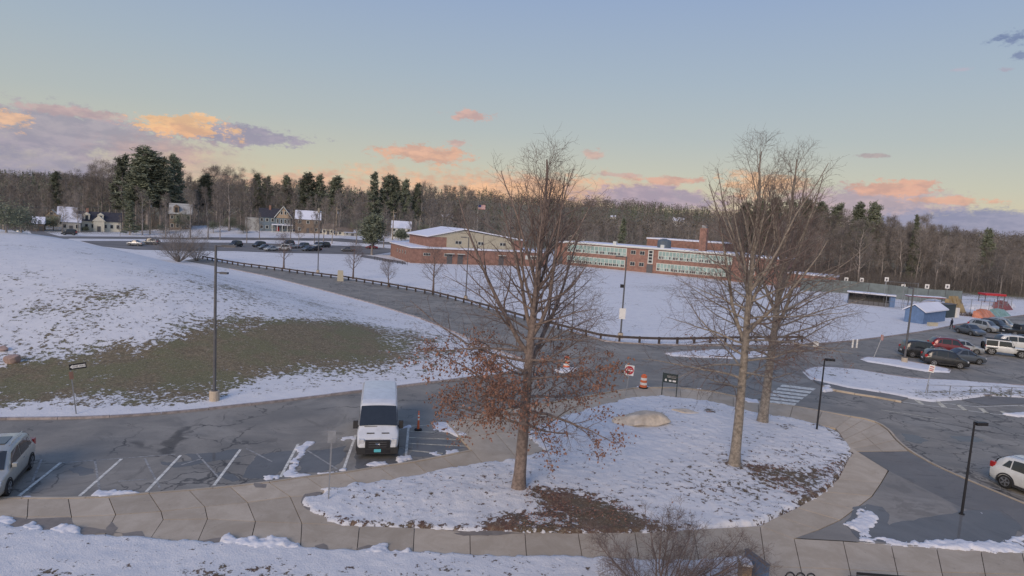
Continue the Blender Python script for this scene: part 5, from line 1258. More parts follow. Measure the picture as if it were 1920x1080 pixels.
# traffic barrel, channelizer
def barrel(label, px, py, lift):
    g = up_at(px, py, lift); r = thing('traffic_barrel', label, 'traffic barrel', g, 0, 'orange traffic barrels')
    MB().lathe([(.36,0),(.36,.07),(.30,.08)], 16).build('rubber_base', M_rubber, r)
    rs = [.29,.275,.26,.245,.23,.215]; z = .081
    for i in range(5):
        MB().lathe([(rs[i], z), (rs[i]-.008, z+.18), (rs[i+1], z+.181)], 16).build('band', M_orange if i % 2 == 0 else M_refl, r); z += .182
    MB().box(-.12,.12,-.02,.02,z,z+.08).build('handle', M_orange, r)
barrel('orange and white traffic barrel right of the DO NOT ENTER sign', 1206, 727, .14)
barrel('orange and white traffic barrel out in the junction, seen through the oak', 1062, 690, .02)
g = up_at(784, 807); r = thing('channelizer_post', 'tall orange channelizer cone with a black base beside the hatched bay', 'traffic cone', g)
MB().lathe([(.22,0),(.22,.09),(.13,.10)], 12).build('rubber_base', M_rubber, r)
MB().lathe([(.075,.101),(.06,.5),(.055,.62)], 12).build('post', M_orange, r); MB().lathe([(.056,.621),(.054,.74)], 12).build('reflective_band', M_refl, r); MB().lathe([(.054,.741),(.052,.83)], 12).build('post', M_orange, r)
MB().lathe([(.052,.831),(.05,.93)], 12).build('reflective_band', M_refl, r); MB().lathe([(.05,.931),(.045,1.0),(.02,1.03),(.02,1.08),(.05,1.12),(.03,1.15)], 12).build('grip', M_orange, r)
g = up_at(638, 527); r = thing('sandwich_board', 'cream sandwich-board sign standing on the driveway below the guardrail', 'sign', g, facing(g))
for s_ in (-1, 1):
    mb = MB(); mb.V = [(-.55,s_*.35,0),(.55,s_*.35,0),(.45,s_*.06,1.9),(-.45,s_*.06,1.9),(-.55,s_*.35-.03,0),(.55,s_*.35-.03,0),(.45,s_*.06-.03,1.9),(-.45,s_*.06-.03,1.9)]; mb.F = [(0,1,2,3),(7,6,5,4),(0,4,5,1),(3,2,6,7),(0,3,7,4),(1,5,6,2)]; mb.build('board', M_tan, r)
for px, py, lb in [(1637,672,'leaning pale post at the tip of the small parking lot island')]:
    g = up_at(px, py, .1); r = thing('marker_post', lb, 'post', g, 0); MB().tube([(0,0,-.1),(.75,0,2.6)], .05, 6).build('post', M_grey, r); MB().box(.55,.80,-.03,.03,2.0,2.6).build('reflector', simple('faded_red_plate', (.45,.22,.2), .6), r)
for i, (px, lb) in enumerate([(1598,'white bollard on the road edge, left one of a pair'),(1606,'white bollard on the road edge, right one of a pair'),(1529,'small white box sign at the road edge behind the leaning tree')]):
    g = up_at(px, 652); r = thing('bollard' if i < 2 else 'small_sign', lb, 'bollard' if i < 2 else 'sign', g); MB().lathe([(.10,0),(.10,.95),(.06,1.02)], 10).build('post', M_refl, r) if i < 2 else (MB().box(-.3,.3,-.05,.05,.1,.75).build('plate', M_refl, r), MB().box(-.04,.04,-.04,.04,-.1,.099).build('post', M_grey, r))
# utility poles
def util(label, px, py, pytop, arm=True, wires=False):
    g = G(px, py, dmin=150); h = hgt(g, pytop); r = thing('utility_pole', label, 'utility pole', g)
    MB().tube([(0,0,-.2),(0,0,h)], [.24,.16], 7).build('pole', M_polew, r)
    if arm: MB().box(-1.2,1.2,-.08,.08,h-.9,h-.72).build('crossarm', M_polew, r)
    MB().lathe([(.28,h-2.6),(.28,h-1.7)], 8, (.45,0,0)).build('transformer', M_grey, r)
    return Vector((g.x, g.y, g.z+h))
tops = [util('wooden utility pole in front of the tall pines', 281, 440, 375), util('wooden utility pole between the blue house and the round evergreen', 630, 442, 388), util('wooden utility pole in front of the white snowy-roofed house', 736, 450, 394), util('utility pole behind the gym roof, left of the flagpole', 838, 446, 402), util('utility pole at the far left edge above the mound', 7, 441, 380)]
order = [tops[4], tops[0], tops[1], tops[2], tops[3]]
for a, b in zip(order[:-1], order[1:]):
    for dz in (-.8,):
        pts = [a.lerp(b, t/12)+Vector((0,0,dz-3.2*(1-(2*t/12-1)**2)*.35)) for t in range(13)]
        o = MB().tube(pts, .03, 3).build('power_line', M_black); tag(o, 'thin dark power line '+['above the mound, leftmost span','from the tall pines to the blue house','over the dark evergreens, third span','behind the gym, rightmost span'][order.index(a)], 'power line', 'power lines along the far street')
g = up_at(893, 452); h = hgt(g, 383); r = thing('flagpole', 'white flagpole with an American flag above the gym roof', 'flagpole', g)
MB().tube([(0,0,-.2),(0,0,h)], [.14,.07], 8).build('pole', M_refl, r); MB().lathe([(.02,h),(.14,h+.1),(.02,h+.24)], 8).build('finial', M_refl, r)
fl = MB(); fl.box(.08,3.4,-.02,.02,h-2.3,h-.2).build('flag', M_refl, r)
for k in range(7): MB().box(.08,3.41,-.03,.03,h-.2-.162-k*.323-.0,h-.2-k*.323).build('stripe', M_red, r)
MB().box(.079,1.5,-.04,.04,h-1.35,h-.19).build('canton', simple('flag_blue', (.03,.05,.2), .7), r)

# ------------------------------------------------------------------ guardrail
def rail(name, label, pts, h=.7, post=.11, step=2.0, rw=.14, rh=.28, m=M_wood, cat='guardrail', postm=None, double=False):
    pl = [tuple(p[:2]) for p in pts]; pl = densify(pl, .1); root = thing(name, label, cat, (pl[0][0], pl[0][1], 0)); ox, oy = pl[0]
    acc = 0; marks = [pl[0]]
    for a, b in zip(pl[:-1], pl[1:]):
        acc += math.hypot(b[0]-a[0], b[1]-a[1])
        if acc >= step: marks.append(b); acc = 0
    pm = mesh_from('post', *(lambda q: (q.V, q.F))(MB().box(-post, post, -post, post, -.2, h)), [postm or m])
    for i, (x, y) in enumerate(marks):
        o = link('post', pm, root); o.location = (x-ox, y-oy, Tz(x, y)); 
        if i < len(marks)-1:
            x1, y1 = marks[i+1]; L = math.hypot(x1-x, y1-y); o.rotation_euler.z = math.atan2(y1-y, x1-x)
            nx, ny = (y1-y)/L, -(x1-x)/L; s = 1 if nx*x+ny*y < 0 else -1; nx *= s; ny *= s
            for zc in ((h-rh/2,) if not double else (h-rh/2, h*.45)):
                mb = MB(); a0 = Vector((x-ox+nx*(post+.01), y-oy+ny*(post+.01))); b0_ = Vector((x1-ox+nx*(post+.01), y1-oy+ny*(post+.01))); t = (b0_-a0).normalized()*.004; a0 += t; b0_ -= t; n_ = Vector((nx, ny))*rw*.5
                za, zb = Tz(x, y), Tz(x1, y1)
                V = [];
                for p, z in ((a0, za), (b0_, zb)):
                    for q in ((0, -rh/2), (1, -rh/2), (1, rh/2), (0, rh/2)): V.append((p.x+n_.x*q[0], p.y+n_.y*q[0], z+zc+q[1]))
                mb.V = V; mb.F = [(0,1,2,3),(7,6,5,4),(0,4,5,1),(1,5,6,2),(2,6,7,3),(3,7,4,0)]; mb.build('rail_beam', m, root)
    return root
M_gr = simple('dark_weathered_timber', (.075,.06,.055), .9, var=.3, scale=2)
rail('guardrail', 'long dark timber guardrail curving along the driveway and junction', [G(*p) for p in [(380,486),(452,499),(522,508),(592,518),(642,524),(715,536),(805,552),(872,569),(926,584),(1000,606),(1062,622),(1107,633),(1135,640),(1182,643),(1252,645),(1307,644),(1375,642),(1440,641),(1520,641)]], .75, .10, 2.2, .12, .26, M_gr)
rail('handrail', 'thin grey pipe railing along the right-hand traffic island', [flatP(*p) for p in [(1738,742),(1786,744),(1840,745),(1888,746),(1960,750)]], .95, .025, 1.9, .04, .04, M_grey, 'railing', double=True)
# fence lines along the driveway edge of the mound: posts with thin wires
rail('wire_fence', 'pale wire fence along the mound edge of the driveway', [G(*p) for p in [(640,551),(700,566),(760,585),(800,600),(850,622),(893,640)]], 1.3, .03, 2.6, .015, .02, M_grey, 'fence', double=True)
rail('handrail', 'low dark railing at the far footpath left of the brick wing', [G(*p) for p in [(702,487),(730,493),(768,498)]], .9, .04, 1.8, .05, .1, M_gr, 'railing')

# ------------------------------------------------------------------ boulders and bits on the island
M_rock = simple('pale_boulder', (.60,.51,.41), .9, var=.25, scale=1.6, bmp=.5); M_rock2 = simple('brown_boulder', (.36,.26,.23), .9, var=.3, scale=2, bmp=.5)
def boulder(label, px, py, sx, sy, sz, seed, m, rz=0, sink=.1, snow=False, lift=.1):
    g = up_at(px, py, lift); rng = np.random.RandomState(seed); bm = bmesh.new(); bmesh.ops.create_icosphere(bm, subdivisions=4, radius=1)
    pl = [Vector(rng.normal(0, 1, 3)).normalized() for _ in range(9)]; dl = rng.uniform(.48, .82, 9)
    for v in bm.verts:
        p = v.co.copy()
        for n_, d_ in zip(pl, dl):
            k = p.dot(n_)-d_
            if k > 0: p -= n_*k*.92
        f = 1+.16*(float(fbm(np.array([p.x*2.3+seed]), np.array([p.y*2.3+p.z*2]), 4)[0])-.5); v.co = Vector((p.x*sx*f, p.y*sy*f, p.z*sz*f+sz*(.8-sink)))
    me = bpy.data.meshes.new('boulder'); bm.to_mesh(me); bm.free(); me.materials.append(m); me.polygons.foreach_set('use_smooth', [True]*len(me.polygons))
    o = link('boulder', me); o.location = g; o.rotation_euler.z = rz; return tag(o, label, 'boulder')
boulder('large pale boulder with a dark patch at the top of the snowy island', 1200, 801, 2.0, .95, .60, 33, M_rock, .25)
g = up_at(1184, 803, .1)  # thin dark box set as the dark patch on the boulder's face
o = MB().box(-.2,.2,-.03,.0,.1,.6).build('dark_patch', simple('dark_brown_patch', (.06,.055,.05), .5, .4)); o.location = g+Vector((0.0,-.06,.08)); o.rotation_euler = (-.25,0,-.15); tag(o, 'small dark patch on the face of the large pale boulder', 'dark_patch')
boulder('low flat pale boulder right of the large one', 1284, 778, 1.0, .5, .28, 5, M_rock, -.05)
boulder('flat brown stone half covered by snow at the end of the boulder row', 1330, 779, .6, .3, .16, 6, M_rock2)
boulder('rounded pinkish boulder on the mound near the left edge', 23, 680, .52, .4, .36, 7, M_rock2, lift=0)
boulder('small pinkish boulder at the very left edge of the mound', 4, 657, .4, .3, .2, 8, M_rock2, lift=0)

# brick pier and blue leaning panel, bottom; bench ends at the bottom edge
g = Vector(flatP(1394,1092)+(0,)); r = thing('brick_pier', 'narrow tan pier capped with snow at the bottom by the shrub', 'pier', g, -.1)
MB().box(-.16,.16,-.28,.28,0,.75).build('pier', simple('tan_brick', (.30,.22,.15), .9, var=.25, scale=6), r); MB().box(-.18,.18,-.3,.3,.751,.83).build('snow_cap', M_snow, r)
g = Vector(flatP(1416,1100)+(0,)); r = thing('blue_panel', 'steel blue upright panel next to the tan pier', 'panel', g, .35)
MB().box(-.06,.06,-.5,.6,0,1.05).build('panel', simple('steel_blue', (.10,.15,.24), .5), r)
MB().box(-.08,.08,-.52,.62,1.051,1.09).build('cap', M_dgrey, r)
snow_field('snow_bank', [(1418,1050),(1430,1056),(1438,1085),(1440,1140),(1418,1140)], .11, .18, .07, .07, .2, z=.13)
g = Vector(flatP(1645,1113,z=.13)+(.13,)); r = thing('bench', 'dark bench whose backrest top shows at the bottom edge', 'bench', g, -.04)
for i in range(4): MB().box(-.95,.95,-.25+i*.12,-.15+i*.12,.42,.46).build('seat_slat', M_black, r)
for i in range(3): MB().box(-.95,.95,-.30,-.27,.55+i*.12,.64+i*.12).build('back_slat', M_black, r)
for s_ in (-.85, .85): MB().box(s_-.03,s_+.03,-.33,.25,0,.415).build('leg', M_black, r)
g = Vector(flatP(1497,1110,z=.13)+(.13,)); r = thing('bicycle_rack', 'black looped rack peeping up at the bottom edge', 'bicycle rack', g, 0)
for k in range(3):
    an = [math.pi*t/8 for t in range(9)]; MB().tube([(-.35+k*.36+.16*-math.cos(a), 0, .5+.2*math.sin(a)) for a in an], .03, 6).build('loop', M_black, r)
MB().box(-.6,.6,-.03,.03,.44,.499).build('rail', M_black, r)
for s_ in (-.55,.55): MB().box(s_-.03,s_+.03,-.029,.029,0,.439).build('leg', M_black, r)

# ------------------------------------------------------------------ sheds, dugout and playground on the right
def boxhut(name, label, cat, c, rgt, dep, h):
    c = G(*c); rg = G(*rgt); t = Vector(rg[:2])-Vector(c[:2]); L = t.length; r = thing(name, label, cat, c, math.atan2(t.y, t.x)); return r, L
r, L = boxhut('storage_shed', 'bright blue wooden shed with a snow-covered gable roof', 'shed', (1730,608), (1771,602), 3, 2.4)
Dp = 2.7; h = 1.95
MB().box(0,L,0,Dp,-.1,h).build('wall', M_blue, r)
for i in range(12): MB().box(L*i/12+.02,L*(i+1)/12-.02,-.03,-.001,0,h-.05).build('board', M_blue, r)
for s_ in (0,1):
    x = -.02 if s_ == 0 else L; mb = MB(); mb.V = [(x,0,h),(x,Dp,h),(x,Dp/2,h+.9),(x+.02,0,h),(x+.02,Dp,h),(x+.02,Dp/2,h+.9)]; mb.F = [(0,2,1),(3,4,5),(0,3,5,2),(2,5,4,1)]; mb.build('gable', M_blue, r)
mb = MB(); 
for (y0, z0, y1, z1) in ((-.35,h-.1,Dp/2,h+1.0),(Dp/2,h+1.0,Dp+.35,h-.1)):
    P = [(-.3,y0,z0),(L+.3,y0,z0),(L+.3,y1,z1),(-.3,y1,z1)]; Q = [(a,b,c_+.18) for a,b,c_ in P]; mb.quad(*P[::-1]); mb.quad(*Q)
    for i in range(4): j=(i+1)%4; mb.quad(P[i],P[j],Q[j],Q[i])
mb.build('snowy_roof', M_snowroof, r)
g = up_at(1748,611); o = tag(MB().box(-.75,.75,-.25,.25,0,.55).build('storage_bin', M_tan), 'cream storage bin standing against the blue shed', 'bin'); o.location = g; o.rotation_euler.z = .15
r, L = boxhut('dugout', 'long dark dugout with an open front, blue end wall and snowy roof', 'dugout', (1589,568), (1667,576), 3, 2.4)
MB().box(0,L,2.3,2.4,-.1,2.1).build('back_wall', M_dgrey, r); MB().box(0,.1,0,2.299,-.1,2.1).build('end_wall', M_blue, r); MB().box(L-.1,L,0,2.299,-.1,2.1).build('end_wall', M_blue, r)
MB().box(L+.002,L+.9,0,2.4,-.1,2.1).build('blue_locker', M_blue, r)
MB().box(-.3,L+1.0,-.3,2.7,2.101,2.2).build('roof', M_dgrey, r); MB().box(-.28,L+.98,-.28,2.68,2.201,2.4).build('roof_snow', M_snowroof, r)
for i in range(9): MB().box(L*i/8-.04,L*i/8+.04,-.05,-.001,0,2.1).build('post', M_black, r)
MB().box(.1,L-.1,-.03,-.02,0,.75).build('front_screen', M_dgrey, r)
for i in range(3): MB().box(.3,L-.3,1.5+i*.2,1.6+i*.2,.45,.5).build('bench_slat', M_wood, r)
M_screen = simple('green_windscreen', (.16,.19,.19), .8, var=.2, scale=.4)
def panel_fence(label, pts, h, m, step=3.0, cat='fence', seethru=False):
    pl = densify([tuple(G(*p)[:2]) for p in pts], .2); root = thing('panel_fence' if not seethru else 'chain_link_fence', label, cat, (pl[0][0], pl[0][1], Tz(*pl[0]))); ox, oy, oz = root.location
    acc = 0; marks = [pl[0]]
    for a, b in zip(pl[:-1], pl[1:]):
        acc += math.hypot(b[0]-a[0], b[1]-a[1])
        if acc >= step: marks.append(b); acc = 0
    for i, (x, y) in enumerate(marks):
        z = Tz(x, y)-oz
        MB().tube([(x-ox,y-oy,z-.1),(x-ox,y-oy,z+h+.05)], .05, 5).build('post', M_grey if seethru else M_dgrey, root)
        if i < len(marks)-1:
            x1, y1 = marks[i+1]; t = Vector((x1-x, y1-y)); L = t.length; t /= L; n_ = Vector((-t.y, t.x))*.02
            a = Vector((x-ox, y-oy))+t*.06; b = Vector((x1-ox, y1-oy))-t*.06
            if not seethru: MB().prism([tuple(a+n_), tuple(b+n_), tuple(b-n_), tuple(a-n_)], z+.05, z+h).build('screen_panel', m, root)
            else:
                mb = MB()
                for zz in (.1, h*.5, h): mb.tube([(a.x, a.y, z+zz), (b.x, b.y, z+zz)], .025, 4)
                k = int(L/.35)
                for q in range(k): c_ = a.lerp(b, (q+.5)/k); mb.tube([(c_.x, c_.y, z+.1), (c_.x, c_.y, z+h)], .008, 3)
                mb.build('mesh_panel', M_grey, root)
panel_fence('dark green screened fence behind the dugout and playground', [(1500,545),(1578,549),(1660,558),(1740,568),(1822,572)], 3.0, M_screen, 4.0)
panel_fence('wire mesh fence round the playground, right of the lamp pole', [(1660,577),(1700,582),(1740,584),(1800,586),(1850,586),(1895,580)], 2.6, None, 3.0, seethru=True)
panel_fence('taller wire mesh backstop beside the dugout', [(1655,574),(1690,578),(1735,580)], 5.0, None, 3.0, seethru=True)
for i, (px, py, lb) in enumerate([(1584,548,'behind the left end of the dugout'),(1613,549,'behind the middle of the dugout'),(1659,553,'above the right end of the dugout'),(1691,560,'left of the lamp pole at the far fence'),(1735,563,'over the blue shed on the far fence'),(1773,564,'over the right end of the far fence')]):
    g = up_at(px, py); hh = hgt(g, {1584:520,1613:521,1659:520,1691:533,1735:533,1773:533}[px]); r = thing('fence_sign', 'small white square sign '+lb, 'sign', g, facing(g)); MB().box(-.05,.05,-.03,.03,0,hh).build('post', M_grey, r); MB().box(-.42,.42,-.06,-.031,hh-1.0,hh).build('plate', M_refl, r); MB().box(-.18,.18,-.075,-.061,hh-.8,hh-.3).build('mark', M_dgrey, r)
r, L = boxhut('storage_container', 'dark green upright kiosk with a white door right of the blue shed', 'kiosk', (1775,596), (1790,595), 2, 2.6)
MB().box(0,L,0,1.6,0,2.3).build('wall', simple('dark_teal', (.03,.05,.06), .6), r); MB().box(L+.05,L+.9,-.3,.1,0,1.7).build('door', M_refl, r); MB().box(-.1,L+.1,-.1,1.7,2.301,2.4).build('roof', M_dgrey, r)
def climb(label, c, rg, h, col, cat='play structure', name='climbing_dome', n=5):
    c = G(*c); rgp = G(*rg); t = Vector(rgp[:2])-Vector(c[:2]); L = t.length; r = thing(name, label, cat, c, math.atan2(t.y, t.x)); m = simple(col[0], col[1], .6, var=.25, scale=1.2)
    for i in range(n):
        x0, x1 = L*i/n+.03, L*(i+1)/n-.03; hh = h*(.7+.3*math.sin(math.pi*(i+.5)/n)); mb = MB(); mb.V = [(x0,0,0),(x1,0,0),(x1,1.9,0),(x0,1.9,0),(x0+.1,1.2,hh),(x1-.1,1.2,hh),(x1-.1,1.8,hh),(x0+.1,1.8,hh)]; mb.F = [(3,2,1,0),(0,1,5,4),(1,2,6,5),(2,3,7,6),(3,0,4,7),(4,5,6,7)]; mb.build('panel', m, r)
    return r
climb('orange slanted playground tarpaulin or climbing structure at the lot edge', (1845,598), (1869,596), 1.5, ('faded_orange', (.55,.22,.14)))
climb('pale teal slanted playground panels right of the orange ones', (1869,596), (1896,592), 1.3, ('pale_teal', (.22,.36,.34)), n=4)
climb('dark red small tent-shaped structure at the far end of the playground', (1880,583), (1900,581), 1.9, ('dark_red', (.22,.06,.06)), n=3)
r = climb('yellow and brown climbing frame behind the dark kiosk', (1788,588), (1812,587), 3.2, ('ochre', (.33,.24,.12)), n=4)
g = up_at(1857, 575); r = thing('shade_canopy', 'red flat shade canopy on posts beyond the playground', 'canopy', g, -.05)
MB().box(-2.2,2.2,-1.2,1.2,2.5,2.95).build('canopy', M_red, r)
for x in (-2,2):
    for y in (-1,1): MB().box(x-.06,x+.06,y-.06,y+.06,-.1,2.499).build('post', M_dgrey, r)
g = up_at(1733, 575); r = thing('shade_canopy', 'long low dark red roof with snow in front of the green fence', 'canopy', g, -.05)
MB().box(-3.5,3.5,-1.0,1.0,1.9,2.1).build('canopy', simple('maroon', (.22,.03,.04), .6), r); MB().box(-3.5,3.5,-.98,1.02,2.101,2.2).build('snow', M_snowroof, r)
for x in (-3.3,3.3): MB().box(x-.06,x+.06,-.06,.06,-.1,1.899).build('post', M_dgrey, r)
snow_field('snow_bank', [(1712,578),(1730,569),(1760,571),(1785,578),(1760,582),(1730,582)], .0, 1.2, .3, .3, 2.0, z=.0, lump=.1)
snow_field('snow_bank', [(1800,575),(1830,566),(1880,567),(1905,576),(1880,581),(1820,580)], .0, 1.0, .3, .3, 2.0, z=.0, lump=.1)
for i in range(9):
    g = up_at(1803+i*5.2, 592+.35*i); bb = bush('low_bush', 'low dark brown bush, '+['first','second','third','fourth','fifth','sixth','seventh','eighth','ninth'][i]+' rightward from the dark kiosk', g, .9, .9, 14, 300+i, m=M_twig, cat='shrub', sub=(6,3,1), group='low bushes along the playground edge')
# person walking
def person(label, px, py, h=1.62):
    g = up_at(px, py, .02); root = thing('person', label, 'person', g, math.radians(200)); s = h/1.75
    J = {'pelvis':(0,0,.95),'chest':(0,.02,1.32),'neck':(0,.01,1.50),'head':(0,-.01,1.64),'shL':(.19,0,1.43),'elL':(.25,.04,1.15),'haL':(.24,-.08,.92),'shR':(-.19,0,1.43),'elR':(-.25,.02,1.15),'haR':(-.24,-.02,.88),
         'hiL':(.10,0,.90),'knL':(.11,-.14,.50),'anL':(.11,-.06,.09),'toL':(.11,-.24,.04),'hiR':(-.10,0,.90),'knR':(-.11,.08,.50),'anR':(-.11,.26,.12),'toR':(-.11,.12,.03)}
    Rr_ = {'pelvis':.16,'chest':.18,'neck':.06,'head':.11,'shL':.08,'elL':.055,'haL':.045,'shR':.08,'elR':.055,'haR':.045,'hiL':.10,'knL':.075,'anL':.05,'toL':.045,'hiR':.10,'knR':.075,'anR':.05,'toR':.045}
    E = [('pelvis','chest'),('chest','neck'),('neck','head'),('chest','shL'),('shL','elL'),('elL','haL'),('chest','shR'),('shR','elR'),('elR','haR'),('pelvis','hiL'),('hiL','knL'),('knL','anL'),('anL','toL'),('pelvis','hiR'),('hiR','knR'),('knR','anR'),('anR','toR')]
    ks = list(J); me = bpy.data.meshes.new('b'); me.from_pydata([tuple(c*s for c in J[k]) for k in ks], [(ks.index(a), ks.index(b)) for a, b in E], [])
    o = bpy.data.objects.new('t', me); C.objects.link(o); md = o.modifiers.new('s', 'SKIN')
    for v, k in zip(me.skin_vertices[0].data, ks): v.radius = (Rr_[k]*s,)*2
    me.skin_vertices[0].data[0].use_root = True; o.modifiers.new('d', 'SUBSURF').levels = 2
    bpy.context.view_layer.update(); m2 = bpy.data.meshes.new_from_object(o.evaluated_get(bpy.context.evaluated_depsgraph_get())); bpy.data.objects.remove(o)
    ms = [simple('dark_navy_coat', (.02,.025,.05), .9), simple('dark_trousers', (.02,.02,.025), .9), simple('skin', (.45,.26,.19), .6)]
    m2.materials.clear(); [m2.materials.append(m) for m in ms]
    for p in m2.polygons:
        z = p.center.z/s; p.material_index = 2 if z > 1.53 else (1 if z < .86 and abs(p.center.x) < .2*s else 0); p.use_smooth = True
    link('body', m2, root); MB().lathe([(.02,1.76*s),(.09*s,1.73*s),(.125*s,1.66*s),(.12*s,1.60*s)], 12).build('hair', M_rubber, root)
person('person in dark clothes walking at the snowy edge of the parking lot', 1783, 617)
for k, (px, py, h, w, lb) in enumerate([(12,436,4.5,3.5,'dark evergreen at the far left beside the utility pole'),(40,436,3.5,3.2,'dark evergreen bush left of the dark corner house'),(268,436,3.0,3.0,'dark evergreen bush under the tall pines'),(306,437,3.4,2.6,'dark evergreen bush left of the gabled shingle house'),(400,436,4.2,3.0,'dark evergreen right of the gabled shingle house'),(668,440,5.5,3.6,'evergreen beside the cream garage'),(456,437,3.0,2.6,'dark evergreen bush at the left end of the Victorian house lawn')]):
    evergreen(lb, (px, py), h, w, 400+k, 'evergreen_shrub', 'shrub', n=2500)
# ------------------------------------------------------------------ vehicles
def paint(name, c, metal=.3):
    m, t, b = newmat(name); b.inputs['Base Color'].default_value = (*c, 1); b.inputs['Metallic'].default_value = metal; b.inputs['Roughness'].default_value = .35
    b.inputs['Coat Weight'].default_value = .6; b.inputs['Coat Roughness'].default_value = .05
    v = noise(t, 2.0, 5, .7, MN(t, 'ShaderNodeTexCoord').outputs['Object']); t.links.new(mix(t, mrange(t, v, .35, .75), c, [x*.82+.012 for x in c]), b.inputs['Base Color'])
    t.links.new(mrange(t, v, .3, .7, .28, .5), b.inputs['Roughness']); return m
P_white = paint('white_car_paint', (.68,.69,.68), 0); P_silver = paint('silver_beige_car_paint', (.46,.46,.43), .3); P_black = paint('black_car_paint', (.022,.024,.028), .2)
P_red = paint('dark_red_car_paint', (.17,.02,.03), .2); P_grey = paint('grey_blue_car_paint', (.11,.13,.16), .4); P_lsil = paint('light_silver_car_paint', (.38,.40,.42), .4)
P_van = paint('van_white_paint', (.66,.68,.72), 0)
M_glass = simple('car_glass', (.025,.03,.038), .06, var=.1, coat=.5); M_plastic = simple('black_plastic_trim', (.03,.03,.033), .65, var=.15)
M_chrome = simple('chrome', (.55,.56,.58), .25, .9); M_head = simple('headlight_glass', (.62,.64,.68), .15, .1, coat=.5); M_tail = simple('tail_light_red', (.38,.02,.02), .25, coat=.4)
M_rim = simple('alloy_rim', (.34,.35,.37), .35, .7); M_tyre = simple('tyre_rubber', (.016,.016,.017), .85); M_teal = simple('teal_number_plate', (.12,.52,.60), .4, var=.05)
def rim_and_tyre(root, x, y, r, w, side, spokes=5):
    t = MB(); pr = [(r*.66,-w/2),(r*.93,-w/2),(r,-w/2+.03),(r,w/2-.03),(r*.93,w/2),(r*.66,w/2)]
    t.lathe(pr, 24, (x, y, r), 'y'); wh = t.build('wheel', M_tyre, root, True)
    yo = y+side*(w/2+.004)
    m = MB(); m.lathe([(r*.64, -.006), (r*.64, .006)], 20, (x, yo, r), 'y'); m.build('rim_well', M_plastic, wh)
    m = MB()
    for k in range(spokes):
        a = 2*math.pi*k/spokes; ca, sa = math.cos(a), math.sin(a); P = []
        for rr, hw in ((r*.08, r*.10), (r*.62, r*.075)):
            P.append((rr, hw))
        q = [(P[0][0],-P[0][1]),(P[1][0],-P[1][1]),(P[1][0],P[1][1]),(P[0][0],P[0][1])]
        y1 = yo+side*.008; y2 = yo+side*.028
        V = [(x+u*ca-v*sa, y1, r+u*sa+v*ca) for u, v in q]+[(x+u*ca-v*sa, y2, r+u*sa+v*ca) for u, v in q]
        n = len(m.V); m.V += V; m.F += [tuple(n+i for i in f) for f in ((0,1,2,3),(7,6,5,4),(0,4,5,1),(1,5,6,2),(2,6,7,3),(3,7,4,0))]
    n0 = len(m.V)
    k = 20; m.V += [(x+math.cos(2*math.pi*i/k)*rr, yo+side*.02, r+math.sin(2*math.pi*i/k)*rr) for rr in (r*.58, r*.66) for i in range(k)]
    m.F += [(n0+i, n0+(i+1) % k, n0+k+(i+1) % k, n0+k+i) for i in range(k)]
    m.build('rim', M_rim, wh)
